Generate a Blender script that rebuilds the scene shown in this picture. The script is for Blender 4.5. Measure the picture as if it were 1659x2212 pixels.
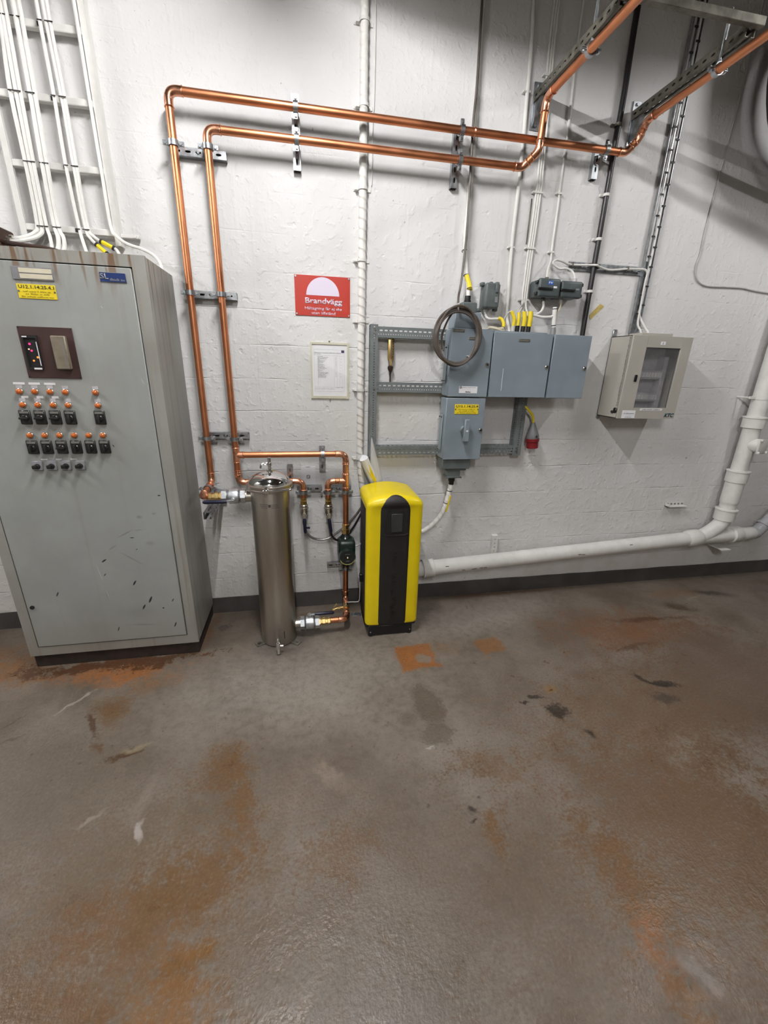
import bpy, bmesh, math, random
from math import pi, sin, cos, radians, sqrt
from mathutils import Vector, Matrix

random.seed(11)
scene = bpy.context.scene
for o in list(bpy.data.objects):
    bpy.data.objects.remove(o, do_unlink=True)
COL = scene.collection

# ------------------------------------------------------------------ camera
cam_data = bpy.data.cameras.new('camera')
cam = bpy.data.objects.new('camera', cam_data)
COL.objects.link(cam)
cam_data.sensor_fit = 'VERTICAL'
cam_data.sensor_height = 36.0
cam_data.lens = 36.0 * 898.52 / 2212.0
cam_data.clip_start = 0.05
YAW, PITCH, ROLL = -0.19430263, -0.33521015, -0.02796251
Rm = Matrix.Rotation(YAW, 3, 'Z') @ Matrix.Rotation(PITCH, 3, 'X') @ Matrix.Rotation(ROLL, 3, 'Y')
right, fwd, up = Rm.col[0].copy(), Rm.col[1].copy(), Rm.col[2].copy()
M3 = Matrix((right, up, -fwd)).transposed()
cam.matrix_world = Matrix.Translation((0.0, -2.58, 1.59)) @ M3.to_4x4()
scene.camera = cam

# ------------------------------------------------------------------ world, exposure
world = bpy.data.worlds.new('world')
scene.world = world
world.use_nodes = True
world.node_tree.nodes['Background'].inputs[0].default_value = (0.60, 0.62, 0.66, 1)
world.node_tree.nodes['Background'].inputs[1].default_value = 0.02
scene.view_settings.view_transform = 'Standard'
scene.view_settings.look = 'None'
scene.view_settings.gamma = 1.0
scene.view_settings.use_curve_mapping = False
scene.view_settings.exposure = 0.0
scene.cycles.use_light_tree = False
scene.cycles.max_bounces = 4
scene.cycles.diffuse_bounces = 3
scene.cycles.glossy_bounces = 3
scene.cycles.transparent_max_bounces = 6
scene.cycles.caustics_reflective = False
scene.cycles.caustics_refractive = False
TUBE_POWER = 600.0          # emission of the fluorescent tubes
TUBE_COLOR = (1.0, 0.985, 0.975)

# ------------------------------------------------------------------ material helpers
MATS = {}


def nt_new(name):
    m = bpy.data.materials.new(name)
    m.use_nodes = True
    nt = m.node_tree
    b = nt.nodes['Principled BSDF']
    MATS[name] = m
    return m, nt, b


def node(nt, typ, **kw):
    n = nt.nodes.new(typ)
    for k, v in kw.items():
        if k.startswith('i_'):
            key = k[2:]
            key = int(key) if key.isdigit() else key.replace('_', ' ')
            n.inputs[key].default_value = v
        else:
            setattr(n, k, v)
    return n


def noise(nt, vec, scale, detail=4.0, rough=0.55, dist=0.0):
    n = node(nt, 'ShaderNodeTexNoise')
    n.inputs['Scale'].default_value = scale
    n.inputs['Detail'].default_value = detail
    n.inputs['Roughness'].default_value = rough
    n.inputs['Distortion'].default_value = dist
    if vec is not None:
        nt.links.new(vec, n.inputs['Vector'])
    return n


def maprange(nt, val, a, b, c, d, smooth=True):
    n = node(nt, 'ShaderNodeMapRange')
    n.interpolation_type = 'SMOOTHSTEP' if smooth else 'LINEAR'
    n.inputs['From Min'].default_value = a
    n.inputs['From Max'].default_value = b
    n.inputs['To Min'].default_value = c
    n.inputs['To Max'].default_value = d
    nt.links.new(val, n.inputs['Value'])
    return n.outputs[0]


def mixc(nt, fac, a, b):
    n = node(nt, 'ShaderNodeMix', data_type='RGBA')
    if isinstance(fac, (int, float)):
        n.inputs[0].default_value = fac
    else:
        nt.links.new(fac, n.inputs[0])
    for sock, val in ((n.inputs[6], a), (n.inputs[7], b)):
        if isinstance(val, tuple):
            sock.default_value = (val[0], val[1], val[2], 1)
        else:
            nt.links.new(val, sock)
    return n.outputs[2]


def mth(nt, op, a, b=None):
    n = node(nt, 'ShaderNodeMath', operation=op)
    for i, x in enumerate((a, b)):
        if x is None:
            continue
        if isinstance(x, (int, float)):
            n.inputs[i].default_value = x
        else:
            nt.links.new(x, n.inputs[i])
    return n.outputs[0]


def bump(nt, bsdf, height, strength, dist=0.01):
    n = node(nt, 'ShaderNodeBump')
    n.inputs['Strength'].default_value = strength
    n.inputs['Distance'].default_value = dist
    nt.links.new(height, n.inputs['Height'])
    nt.links.new(n.outputs[0], bsdf.inputs['Normal'])


def objco(nt):
    return node(nt, 'ShaderNodeTexCoord').outputs['Object']


def plain(name, color, rough=0.5, metal=0.0, var=0.08, vscale=18.0, bmp=0.0, bscale=60.0, spec=None, coat=0.0):
    """procedural material: base colour with soft tonal noise, slight roughness noise, optional relief"""
    m, nt, b = nt_new(name)
    co = objco(nt)
    n1 = noise(nt, co, vscale, 2.0, 0.6)
    dark = tuple(c * (1 - var) for c in color)
    lite = tuple(min(1.0, c * (1 + var)) for c in color)
    f = maprange(nt, n1.outputs[0], 0.3, 0.7, 0, 1)
    nt.links.new(mixc(nt, f, dark, lite), b.inputs['Base Color'])
    nt.links.new(maprange(nt, n1.outputs[0], 0.2, 0.8, max(0.02, rough - 0.06), min(1, rough + 0.06)), b.inputs['Roughness'])
    b.inputs['Metallic'].default_value = metal
    if spec is not None:
        b.inputs['Specular IOR Level'].default_value = spec
    if coat:
        b.inputs['Coat Weight'].default_value = coat
        b.inputs['Coat Roughness'].default_value = 0.15
    if bmp:
        n2 = noise(nt, co, bscale, 1.0, 0.6)
        bump(nt, b, n2.outputs[0], bmp, 0.004)
    return m


def emit(name, color, strength):
    m, nt, b = nt_new(name)
    b.inputs['Base Color'].default_value = (*color, 1)
    b.inputs['Emission Color'].default_value = (*color, 1)
    b.inputs['Emission Strength'].default_value = strength
    return m


def stain(nt, vec, cx, cy, sx, sy, rot=0.0, e0=0.55, e1=1.05, jitter=None, jamt=0.0, square=False):
    """soft irregular patch around a point of the surface"""
    mp = node(nt, 'ShaderNodeMapping', vector_type='TEXTURE')
    mp.inputs['Location'].default_value = (cx, cy, 0)
    mp.inputs['Rotation'].default_value = (0, 0, radians(rot))
    mp.inputs['Scale'].default_value = (sx, sy, 1)
    nt.links.new(vec, mp.inputs['Vector'])
    if square:
        ab = node(nt, 'ShaderNodeVectorMath', operation='ABSOLUTE')
        nt.links.new(mp.outputs[0], ab.inputs[0])
        sp = node(nt, 'ShaderNodeSeparateXYZ')
        nt.links.new(ab.outputs[0], sp.inputs[0])
        v = mth(nt, 'MAXIMUM', sp.outputs[0], sp.outputs[1])
    else:
        ln = node(nt, 'ShaderNodeVectorMath', operation='LENGTH')
        nt.links.new(mp.outputs[0], ln.inputs[0])
        v = ln.outputs['Value']
    if jitter is not None:
        v = mth(nt, 'ADD', v, mth(nt, 'MULTIPLY', jitter, jamt))
    return maprange(nt, v, e0, e1, 1.0, 0.0)


# ------------------------------------------------------------------ mesh builder
OFF = {}


def frame_from(axis):
    w = Vector(axis).normalized()
    a = Vector((0, 0, 1)) if abs(w.z) < 0.9 else Vector((1, 0, 0))
    u = w.cross(a).normalized()
    v = w.cross(u).normalized()
    return u, v, w


class B:
    """collects world-space geometry for ONE part"""

    def __init__(self):
        self.v = []
        self.f = []

    def add(self, vs, fs):
        k = len(self.v)
        self.v += [Vector(p) for p in vs]
        self.f += [tuple(i + k for i in f) for f in fs]
        return self

    def box(self, x0, x1, y0, y1, z0, z1, bev=0.0, seg=1):
        if bev > 0:
            bm = bmesh.new()
            bmesh.ops.create_cube(bm, size=1.0)
            for q in bm.verts:
                q.co = Vector(((x0 + x1) / 2 + q.co.x * (x1 - x0), (y0 + y1) / 2 + q.co.y * (y1 - y0), (z0 + z1) / 2 + q.co.z * (z1 - z0)))
            bmesh.ops.bevel(bm, geom=list(bm.edges), offset=bev, segments=seg, profile=0.5, affect='EDGES')
            bm.verts.index_update()
            self.add([q.co.copy() for q in bm.verts], [[q.index for q in f.verts] for f in bm.faces])
            bm.free()
            return self
        p = [(x, y, z) for x in (x0, x1) for y in (y0, y1) for z in (z0, z1)]
        return self.add(p, [(0, 1, 3, 2), (4, 6, 7, 5), (0, 4, 5, 1), (2, 3, 7, 6), (0, 2, 6, 4), (1, 5, 7, 3)])

    def obox(self, c, size, mat, bev=0.0, seg=1):
        t = B().box(-size[0] / 2, size[0] / 2, -size[1] / 2, size[1] / 2, -size[2] / 2, size[2] / 2, bev, seg)
        c = Vector(c)
        return self.add([c + mat @ p for p in t.v], t.f)

    def cyl(self, p0, p1, r0, r1=None, n=16, caps=True, rot=0.0):
        p0, p1 = Vector(p0), Vector(p1)
        r1 = r0 if r1 is None else r1
        u, v, w = frame_from(p1 - p0)
        vs = []
        for p, r in ((p0, r0), (p1, r1)):
            for i in range(n):
                a = 2 * pi * i / n + rot
                vs.append(p + u * (r * cos(a)) + v * (r * sin(a)))
        fs = [(i, (i + 1) % n, n + (i + 1) % n, n + i) for i in range(n)]
        if caps:
            fs.append(tuple(range(n - 1, -1, -1)))
            fs.append(tuple(range(n, 2 * n)))
        return self.add(vs, fs)

    def lathe(self, prof, origin, axis=(0, 0, 1), n=24):
        """prof: (radius, height) pairs along the axis"""
        o = Vector(origin)
        u, v, w = frame_from(axis)
        vs, fs = [], []
        for r, h in prof:
            for i in range(n):
                a = 2 * pi * i / n
                vs.append(o + w * h + u * (r * cos(a)) + v * (r * sin(a)))
        for k in range(len(prof) - 1):
            for i in range(n):
                j = (i + 1) % n
                fs.append((k * n + i, k * n + j, (k + 1) * n + j, (k + 1) * n + i))
        fs.append(tuple(range(n - 1, -1, -1)))
        fs.append(tuple(range((len(prof) - 1) * n, len(prof) * n)))
        return self.add(vs, fs)

    def tube(self, pts, r, n=10, closed=False, caps=True):
        pts = [Vector(p) for p in pts]
        m = len(pts)
        rs = r if isinstance(r, (list, tuple)) else [r] * m
        tang = []
        for i in range(m):
            if closed:
                t = pts[(i + 1) % m] - pts[i - 1]
            else:
                t = pts[min(i + 1, m - 1)] - pts[max(i - 1, 0)]
            tang.append(t.normalized())
        u, v, w = frame_from(tang[0])
        vs = []
        for i in range(m):
            if i:
                ax = tang[i - 1].cross(tang[i])
                if ax.length > 1e-7:
                    q = Matrix.Rotation(tang[i - 1].angle(tang[i]), 3, ax.normalized())
                    u = q @ u
                u = (u - tang[i] * u.dot(tang[i])).normalized()
            v = tang[i].cross(u)
            for k in range(n):
                a = 2 * pi * k / n
                vs.append(pts[i] + u * (rs[i] * cos(a)) + v * (rs[i] * sin(a)))
        fs = []
        for i in range(m if closed else m - 1):
            j = (i + 1) % m
            for k in range(n):
                l = (k + 1) % n
                fs.append((i * n + k, i * n + l, j * n + l, j * n + k))
        if caps and not closed:
            fs.append(tuple(range(n - 1, -1, -1)))
            fs.append(tuple(range((m - 1) * n, m * n)))
        return self.add(vs, fs)

    def torus(self, c, axis, R, r, N=28, n=8):
        u, v, w = frame_from(axis)
        c = Vector(c)
        return self.tube([c + u * (R * cos(2 * pi * i / N)) + v * (R * sin(2 * pi * i / N)) for i in range(N)], r, n, closed=True)

    def band(self, c, axis, r, width, thick, n=24):
        """open cylindrical strap"""
        w = Vector(axis).normalized()
        c = Vector(c)
        h = width / 2
        u, v, _ = frame_from(w)
        vs, fs = [], []
        prof = [(r, -h), (r + thick, -h), (r + thick, h), (r, h)]
        for rr, hh in prof:
            for i in range(n):
                a = 2 * pi * i / n
                vs.append(c + w * hh + u * (rr * cos(a)) + v * (rr * sin(a)))
        for k in range(4):
            for i in range(n):
                j = (i + 1) % n
                l = (k + 1) % 4
                fs.append((k * n + i, k * n + j, l * n + j, l * n + i))
        return self.add(vs, fs)

    def prism(self, poly, o, U, Vv, depth):
        """polygon (u,v) in the plane o+U,V extruded by depth along U x V"""
        o, U, Vv = Vector(o), Vector(U), Vector(Vv)
        W = U.cross(Vv).normalized() * depth
        n = len(poly)
        vs = [o + U * a + Vv * b for a, b in poly] + [o + U * a + Vv * b + W for a, b in poly]
        fs = [tuple(range(n - 1, -1, -1)), tuple(range(n, 2 * n))]
        fs += [(i, (i + 1) % n, n + (i + 1) % n, n + i) for i in range(n)]
        return self.add(vs, fs)

    def sphere(self, c, r, n=12, m=8, sz=1.0):
        prof = [(max(1e-4, r * sin(pi * i / m)), -r * sz * cos(pi * i / m)) for i in range(m + 1)]
        return self.lathe(prof, c, (0, 0, 1), n)

    def build(self, name, mat, parent=None, loc=None, smooth=38, label=None):
        """parent given: a part of that thing; otherwise a top-level mesh standing at loc"""
        off = OFF[parent.name] if parent else Vector(loc if loc is not None else (0, 0, 0))
        me = bpy.data.meshes.new(name)
        me.from_pydata([tuple(p - off) for p in self.v], [], self.f)
        me.update()
        bm = bmesh.new()
        bm.from_mesh(me)
        bmesh.ops.recalc_face_normals(bm, faces=bm.faces)
        bm.to_mesh(me)
        bm.free()
        if smooth:
            me.shade_smooth()
            me.set_sharp_from_angle(angle=radians(smooth))
        me.materials.append(MATS[mat])
        o = bpy.data.objects.new(name, me)
        COL.objects.link(o)
        if parent:
            o.parent = parent
        else:
            o.location = off
        OFF[o.name] = off
        if label:
            o['label'] = label
        return o


def _pieces(self, name, mat, parent, smooth=38):
    """every loose piece becomes a part of its own"""
    n = len(self.v)
    par = list(range(n))

    def find(a):
        while par[a] != a:
            par[a] = par[par[a]]
            a = par[a]
        return a
    for f in self.f:
        r0 = find(f[0])
        for q in f[1:]:
            par[find(q)] = r0
    comp = {}
    for f in self.f:
        comp.setdefault(find(f[0]), []).append(f)
    out = []
    for fs in comp.values():
        ids = sorted({q for f in fs for q in f})
        mp = {q: k for k, q in enumerate(ids)}
        b = B()
        b.add([self.v[q] for q in ids], [tuple(mp[q] for q in f) for f in fs])
        out.append(b.build(name, mat, parent, smooth=smooth))
    return out


B.pieces = _pieces


def thing(name, label, cat, loc=(0, 0, 0), group=None):
    o = bpy.data.objects.new(name, None)
    COL.objects.link(o)
    o.empty_display_size = 0.05
    o.location = loc
    o['label'] = label
    o['category'] = cat
    if group:
        o['group'] = group
    OFF[o.name] = Vector(loc)
    return o


def tag(o, label, cat, group=None):
    o['label'] = label
    o['category'] = cat
    if group:
        o['group'] = group
    return o


def struct(o):
    o['kind'] = 'structure'
    return o


def text(parent, body, x0, z0, y, height, mat, width=None, align='LEFT', name='lettering', shear=0.0, bold=0.0, rot90=False, ext=0.0002):
    """flat lettering facing the room (-y), baseline left at x0,z0"""
    cu = bpy.data.curves.new('txt', 'FONT')
    cu.body = body
    cu.align_x = align
    cu.size = height * 1.38
    cu.shear = shear
    cu.offset = bold
    cu.resolution_u = 3
    cu.extrude = 0.0
    tmp = bpy.data.objects.new('txt', cu)
    COL.objects.link(tmp)
    dg = bpy.context.evaluated_depsgraph_get()
    me = bpy.data.meshes.new_from_object(tmp.evaluated_get(dg))
    bpy.data.objects.remove(tmp, do_unlink=True)
    xs = [q.co.x for q in me.vertices]
    s = 1.0
    if width and xs:
        s = width / (max(xs) - min(xs))
    off = OFF[parent.name]
    for q in me.vertices:
        if rot90:
            p = Vector((x0 - q.co.y, y, z0 + q.co.x * s))
        else:
            p = Vector((x0 + q.co.x * s, y, z0 + q.co.y))
        q.co = p - off
    me.materials.clear()
    me.materials.append(MATS[mat])
    o = bpy.data.objects.new(name, me)
    COL.objects.link(o)
    o.parent = parent
    OFF[o.name] = off
    sm = o.modifiers.new('thick', 'SOLIDIFY')
    sm.thickness = ext
    sm.offset = 0
    return o


def fillet(pts, rad, seg=7):
    """polyline with rounded corners"""
    pts = [Vector(p) for p in pts]
    out = [pts[0]]
    for i in range(1, len(pts) - 1):
        a, b, c = pts[i - 1], pts[i], pts[i + 1]
        d0, d1 = (a - b), (c - b)
        ang = d0.angle(d1)
        if ang > pi - 0.02:
            out.append(b)
            continue
        t = rad / math.tan(ang / 2)
        t = min(t, d0.length * 0.49, d1.length * 0.49)
        p0, p1 = b + d0.normalized() * t, b + d1.normalized() * t
        for k in range(seg + 1):
            s = k / seg
            out.append((p0 * (1 - s) + b * s) * (1 - s) + (b * (1 - s) + p1 * s) * s)
    out.append(pts[-1])
    return out


def smoothpath(pts, sub=6):
    """Catmull-Rom through the points"""
    pts = [Vector(p) for p in pts]
    P = [pts[0] * 2 - pts[1]] + pts + [pts[-1] * 2 - pts[-2]]
    out = []
    for i in range(1, len(P) - 2):
        a, b, c, d = P[i - 1], P[i], P[i + 1], P[i + 2]
        for k in range(sub):
            t = k / sub
            out.append(0.5 * ((2 * b) + (c - a) * t + (2 * a - 5 * b + 4 * c - d) * t * t + (3 * b - a - 3 * c + d) * t ** 3))
    out.append(pts[-1])
    return out


def bolt(b, p, axis, r=0.006, h=0.005):
    p = Vector(p)
    w = Vector(axis).normalized()
    b.cyl(p, p + w * h, r, r, 6)


def perf(b, o, U, Vv, length, rows, start=0.0):
    """perforated sheet: rows = (v0, v1, pitch, hole_w, hole_h) ; pitch 0 = plain band"""
    o, U, Vv = Vector(o), Vector(U).normalized(), Vector(Vv).normalized()
    P = lambda a, c: o + U * a + Vv * c
    for v0, v1, pitch, hw, hh in rows:
        if not pitch:
            b.add([P(0, v0), P(length, v0), P(length, v1), P(0, v1)], [(0, 1, 2, 3)])
            continue
        n = int(length / pitch)
        m0 = (length - n * pitch) / 2
        if m0 > 1e-4:
            for a0, a1 in ((0, m0), (length - m0, length)):
                b.add([P(a0, v0), P(a1, v0), P(a1, v1), P(a0, v1)], [(0, 1, 2, 3)])
        vc = (v0 + v1) / 2
        for i in range(n):
            a0 = m0 + i * pitch
            a1 = a0 + pitch
            ac = (a0 + a1) / 2
            out = [(a0, v0), (ac, v0), (a1, v0), (a1, vc), (a1, v1), (ac, v1), (a0, v1), (a0, vc)]
            q = min(hw, hh) * 0.5 * 0.6
            hx, hy = hw / 2, hh / 2
            inn = [(ac - hx + q * .45, vc - hy + q * .45), (ac, vc - hy), (ac + hx - q * .45, vc - hy + q * .45), (ac + hx, vc),
                   (ac + hx - q * .45, vc + hy - q * .45), (ac, vc + hy), (ac - hx + q * .45, vc + hy - q * .45), (ac - hx, vc)]
            vs = [P(*p) for p in out] + [P(*p) for p in inn]
            b.add(vs, [(k, (k + 1) % 8, 8 + (k + 1) % 8, 8 + k) for k in range(8)])
    return b


def solid(o, t=0.002):
    m = o.modifiers.new('thick', 'SOLIDIFY')
    m.thickness = t
    m.offset = 0
    return o


X, Y, Z = Vector((1, 0, 0)), Vector((0, 1, 0)), Vector((0, 0, 1))
# ------------------------------------------------------------------ materials
plain('copper', (0.64, 0.262, 0.130), 0.40, 1.0, 0.10, 6.0)
plain('copper_fit', (0.80, 0.39, 0.245), 0.28, 1.0, 0.10, 16.0)
plain('brass', (0.72, 0.52, 0.22), 0.32, 1.0, 0.12, 30)
plain('zinc', (0.42, 0.44, 0.46), 0.42, 1.0, 0.2, 40, 0.03, 90)
plain('old_zinc', (0.19, 0.18, 0.15), 0.55, 0.7, 0.3, 24, 0.08, 60)
plain('nickel', (0.64, 0.61, 0.55), 0.28, 1.0, 0.1, 30)
plain('valve_steel', (0.55, 0.57, 0.59), 0.40, 0.9, 0.16, 40, 0.1, 120)
plain('chrome', (0.75, 0.75, 0.75), 0.10, 1.0, 0.04)
plain('rubber', (0.012, 0.012, 0.013), 0.6)
plain('black_plastic', (0.007, 0.007, 0.0075), 0.38, 0, 0.15, 30, 0.06, 300)
plain('black_soft', (0.011, 0.0105, 0.0105), 0.46, 0, 0.12, 30, 0.10, 350)
plain('side_black', (0.012, 0.012, 0.014), 0.55)
plain('navy', (0.007, 0.008, 0.030), 0.40)
plain('hose_grey', (0.20, 0.195, 0.19), 0.32, 0.5, 0.2, 60)
plain('yellow_plastic', (0.80, 0.62, 0.006), 0.33, 0, 0.03, 6, 0.02, 300)
plain('yellow_tag', (0.80, 0.62, 0.02), 0.45, 0, 0.05)
plain('pump_green', (0.010, 0.022, 0.016), 0.32, 0, 0.1)
plain('pump_disc', (0.008, 0.012, 0.011), 0.22)
plain('lime', (0.50, 0.48, 0.12), 0.4)
plain('grey_enamel', (0.220, 0.265, 0.302), 0.42, 0, 0.07, 5, 0.03, 40)
plain('grey_rail', (0.155, 0.175, 0.178), 0.48, 0, 0.10, 20, 0.03, 60)
plain('box_green', (0.105, 0.125, 0.125), 0.42, 0, 0.12, 20, 0.04, 60)
plain('box_dark', (0.070, 0.088, 0.090), 0.40, 0, 0.12, 20, 0.04, 60)
plain('beige_enamel', (0.42, 0.40, 0.355), 0.42, 0, 0.03, 6, 0.02, 200)
plain('beige_dark', (0.20, 0.195, 0.18), 0.5)
plain('white_paint', (0.70, 0.69, 0.665), 0.5, 0, 0.05, 14, 0.08, 40)
plain('white_cable', (0.74, 0.73, 0.70), 0.45, 0, 0.05, 25)
plain('grey_cable', (0.48, 0.47, 0.46), 0.45, 0, 0.08)
plain('dark_cable', (0.085, 0.070, 0.060), 0.40, 0, 0.15)
plain('black_cable', (0.016, 0.015, 0.016), 0.38)
plain('brown_cable', (0.040, 0.022, 0.016), 0.45)
plain('white_plastic', (0.78, 0.78, 0.80), 0.4, 0, 0.02)
plain('paper', (0.80, 0.80, 0.83), 0.6, 0, 0.02)
plain('ink', (0.015, 0.015, 0.016), 0.6)
plain('grey_ink', (0.30, 0.30, 0.32), 0.6)
plain('lite_ink', (0.50, 0.50, 0.53), 0.6)
plain('tag_ink', (0.33, 0.25, 0.01), 0.6)
plain('plum_ink', (0.05, 0.035, 0.10), 0.6)
plain('sign_red', (0.47, 0.030, 0.014), 0.42, 0, 0.03)
plain('sign_pink', (0.74, 0.66, 0.80), 0.5, 0, 0.01)
plain('cream', (0.62, 0.57, 0.44), 0.5, 0, 0.06)
plain('frame_cream', (0.62, 0.60, 0.48), 0.4, 0, 0.04)
plain('plate_blue', (0.018, 0.040, 0.145), 0.35)
plain('label_blue', (0.03, 0.12, 0.50), 0.4)
plain('logo_teal', (0.008, 0.085, 0.135), 0.4)
plain('panel_brown', (0.048, 0.022, 0.019), 0.5, 0, 0.10, 12)
plain('meter_beige', (0.20, 0.17, 0.125), 0.45, 0, 0.14, 25)
plain('lens_orange', (0.50, 0.115, 0.016), 0.20, 0, 0.12, 60, coat=0.4)
plain('switch_black', (0.016, 0.016, 0.015), 0.36)
plain('switch_grey', (0.22, 0.22, 0.23), 0.4)
plain('plug_grey', (0.15, 0.15, 0.155), 0.45)
plain('plug_red', (0.19, 0.010, 0.014), 0.4)
plain('drain_grey', (0.36, 0.36, 0.38), 0.35)
plain('tape_ochre', (0.55, 0.42, 0.14), 0.6, 0, 0.15, 40)
plain('tongue_grey', (0.030, 0.030, 0.032), 0.42)
plain('etch', (0.085, 0.078, 0.070), 0.5)
plain('void_black', (0.0025, 0.0025, 0.0025), 0.7)
plain('plinth_rust', (0.018, 0.010, 0.007), 0.8, 0, 0.5, 20, 0.2, 40)
plain('rust_dark', (0.055, 0.026, 0.014), 0.75, 0, 0.4, 14, 0.2, 40)
plain('lamp_white', (0.55, 0.55, 0.55), 0.5)
plain('joint_dark', (0.01, 0.01, 0.01), 0.8)
plain('skirting', (0.070, 0.063, 0.061), 0.5, 0, 0.18, 7, 0.08, 30)
plain('bare_wall', (0.34, 0.325, 0.30), 0.8, 0, 0.1, 3, 0.2, 20)
plain('ceiling_unlit', (0.05, 0.046, 0.040), 0.9, 0, 0.25, 4, 0.3, 12)  # ceiling concrete coloured near-black to stand for its lack of light
emit('led_pink', (1.0, 0.03, 0.22), 0.9)
emit('led_amber', (1.0, 0.36, 0.06), 0.5)
emit('led_soft', (1.0, 0.65, 0.4), 0.6)
emit('tube_glow', TUBE_COLOR, TUBE_POWER)
emit('tube_glow_aged', TUBE_COLOR, TUBE_POWER * 0.60)      # older, dimmer tubes
emit('tube_glow_old', TUBE_COLOR, TUBE_POWER * 0.38)

# brushed stainless steel of the tank: faint vertical brushing
m, nt, b = nt_new('stainless')
co = objco(nt)
mp = node(nt, 'ShaderNodeMapping')
mp.inputs['Scale'].default_value = (60, 60, 2.5)
nt.links.new(co, mp.inputs['Vector'])
n = noise(nt, mp.outputs[0], 6, 3)
nt.links.new(mixc(nt, maprange(nt, n.outputs[0], .3, .7, 0, 1), (0.47, 0.435, 0.385), (0.52, 0.485, 0.435)), b.inputs['Base Color'])
b.inputs['Metallic'].default_value = 1.0
nt.links.new(maprange(nt, n.outputs[0], .2, .8, 0.30, 0.38), b.inputs['Roughness'])

# ribbed spiral wrap (painted white)
plain('spiral_white', (0.74, 0.725, 0.69), 0.45, 0, 0.04, 20, 0.05, 60)

# clear plastics
m, nt, b = nt_new('clear_pane')
b.inputs['Base Color'].default_value = (0.30, 0.30, 0.31, 1)
n = noise(nt, objco(nt), 9, 3)
nt.links.new(maprange(nt, n.outputs[0], .3, .7, 0.05, 0.16), b.inputs['Roughness'])
nt.links.new(maprange(nt, n.outputs[0], .3, .7, 0.12, 0.24), b.inputs['Alpha'])
m, nt, b = nt_new('clear_sleeve')
b.inputs['Base Color'].default_value = (0.80, 0.80, 0.80, 1)
b.inputs['Alpha'].default_value = 0.45
n = noise(nt, objco(nt), 12, 2)
nt.links.new(maprange(nt, n.outputs[0], .3, .7, 0.12, 0.3), b.inputs['Roughness'])

# ---- painted control cabinet: dirty grey-green enamel, rust runs under the top edge, grime low down and on the side
def cabinet_mat(name, base, side):
    m, nt, b = nt_new(name)
    geo = node(nt, 'ShaderNodeNewGeometry')
    pos = geo.outputs['Position']
    sep = node(nt, 'ShaderNodeSeparateXYZ')
    nt.links.new(pos, sep.inputs[0])
    n1 = noise(nt, pos, 3.0, 6, 0.65)
    c = mixc(nt, maprange(nt, n1.outputs[0], .35, .7, 0, 1), tuple(q * 0.93 for q in base), tuple(q * 1.05 for q in base))
    # streaks running down
    mp = node(nt, 'ShaderNodeMapping')
    mp.inputs['Scale'].default_value = (26, 26, 0.7)
    nt.links.new(pos, mp.inputs['Vector'])
    n2 = noise(nt, mp.outputs[0], 1.0, 5, 0.6)
    st = maprange(nt, n2.outputs[0], .52, .74, 0, 1)
    amt = 0.85 if side else 0.16
    c = mixc(nt, mth(nt, 'MULTIPLY', st, amt), c, (0.20, 0.165, 0.125))
    # soft grime patches
    n3 = noise(nt, pos, 1.7, 5, 0.6)
    c = mixc(nt, mth(nt, 'MULTIPLY', maprange(nt, n3.outputs[0], .42, .72, 0, 1), 0.45 if side else 0.22), c, (0.19, 0.165, 0.135))
    # rust runs from the lid
    mp2 = node(nt, 'ShaderNodeMapping')
    mp2.inputs['Scale'].default_value = (30, 30, 3.0)
    nt.links.new(pos, mp2.inputs['Vector'])
    n4 = noise(nt, mp2.outputs[0], 1.0, 3, 0.5)
    topm = maprange(nt, sep.outputs[2], 1.80, 2.01, 0, 1)
    rust = mth(nt, 'MULTIPLY', maprange(nt, n4.outputs[0], .52, .64, 0, 1), topm)
    c = mixc(nt, mth(nt, 'MULTIPLY', rust, 0.95), c, (0.15, 0.080, 0.035))
    low = maprange(nt, sep.outputs[2], 0.05, 0.6, 0.30, 0.0)
    c = mixc(nt, low, c, (0.20, 0.175, 0.14))
    if not side:
        pr = node(nt, 'ShaderNodeCombineXYZ')
        nt.links.new(sep.outputs[0], pr.inputs[0])
        nt.links.new(sep.outputs[2], pr.inputs[1])
        v = pr.outputs[0]
        for (px, pz, sx, sy, r) in DOOR_MARKS:
            c = mixc(nt, stain(nt, v, px, pz, sx, sy, r, 0.6, 1.0), c, (0.018, 0.018, 0.017))
        for (px, pz, sx, sy, r, k) in DOOR_SCUFFS:
            c = mixc(nt, mth(nt, 'MULTIPLY', stain(nt, v, px, pz, sx, sy, r, 0.2, 1.0, n1.outputs[0], 0.6), k), c, (0.10, 0.095, 0.085))
        for (px, pz, sx, sy, r) in DOOR_SCRATCH:
            c = mixc(nt, mth(nt, 'MULTIPLY', stain(nt, v, px, pz, sx, sy, r, 0.4, 1.0), 0.7), c, (0.55, 0.55, 0.52))
    nt.links.new(c, b.inputs['Base Color'])
    nt.links.new(maprange(nt, n1.outputs[0], .3, .7, .42, .6), b.inputs['Roughness'])
    nb = noise(nt, pos, 45, 3)
    bump(nt, b, nb.outputs[0], 0.06, 0.003)
    return m


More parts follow.
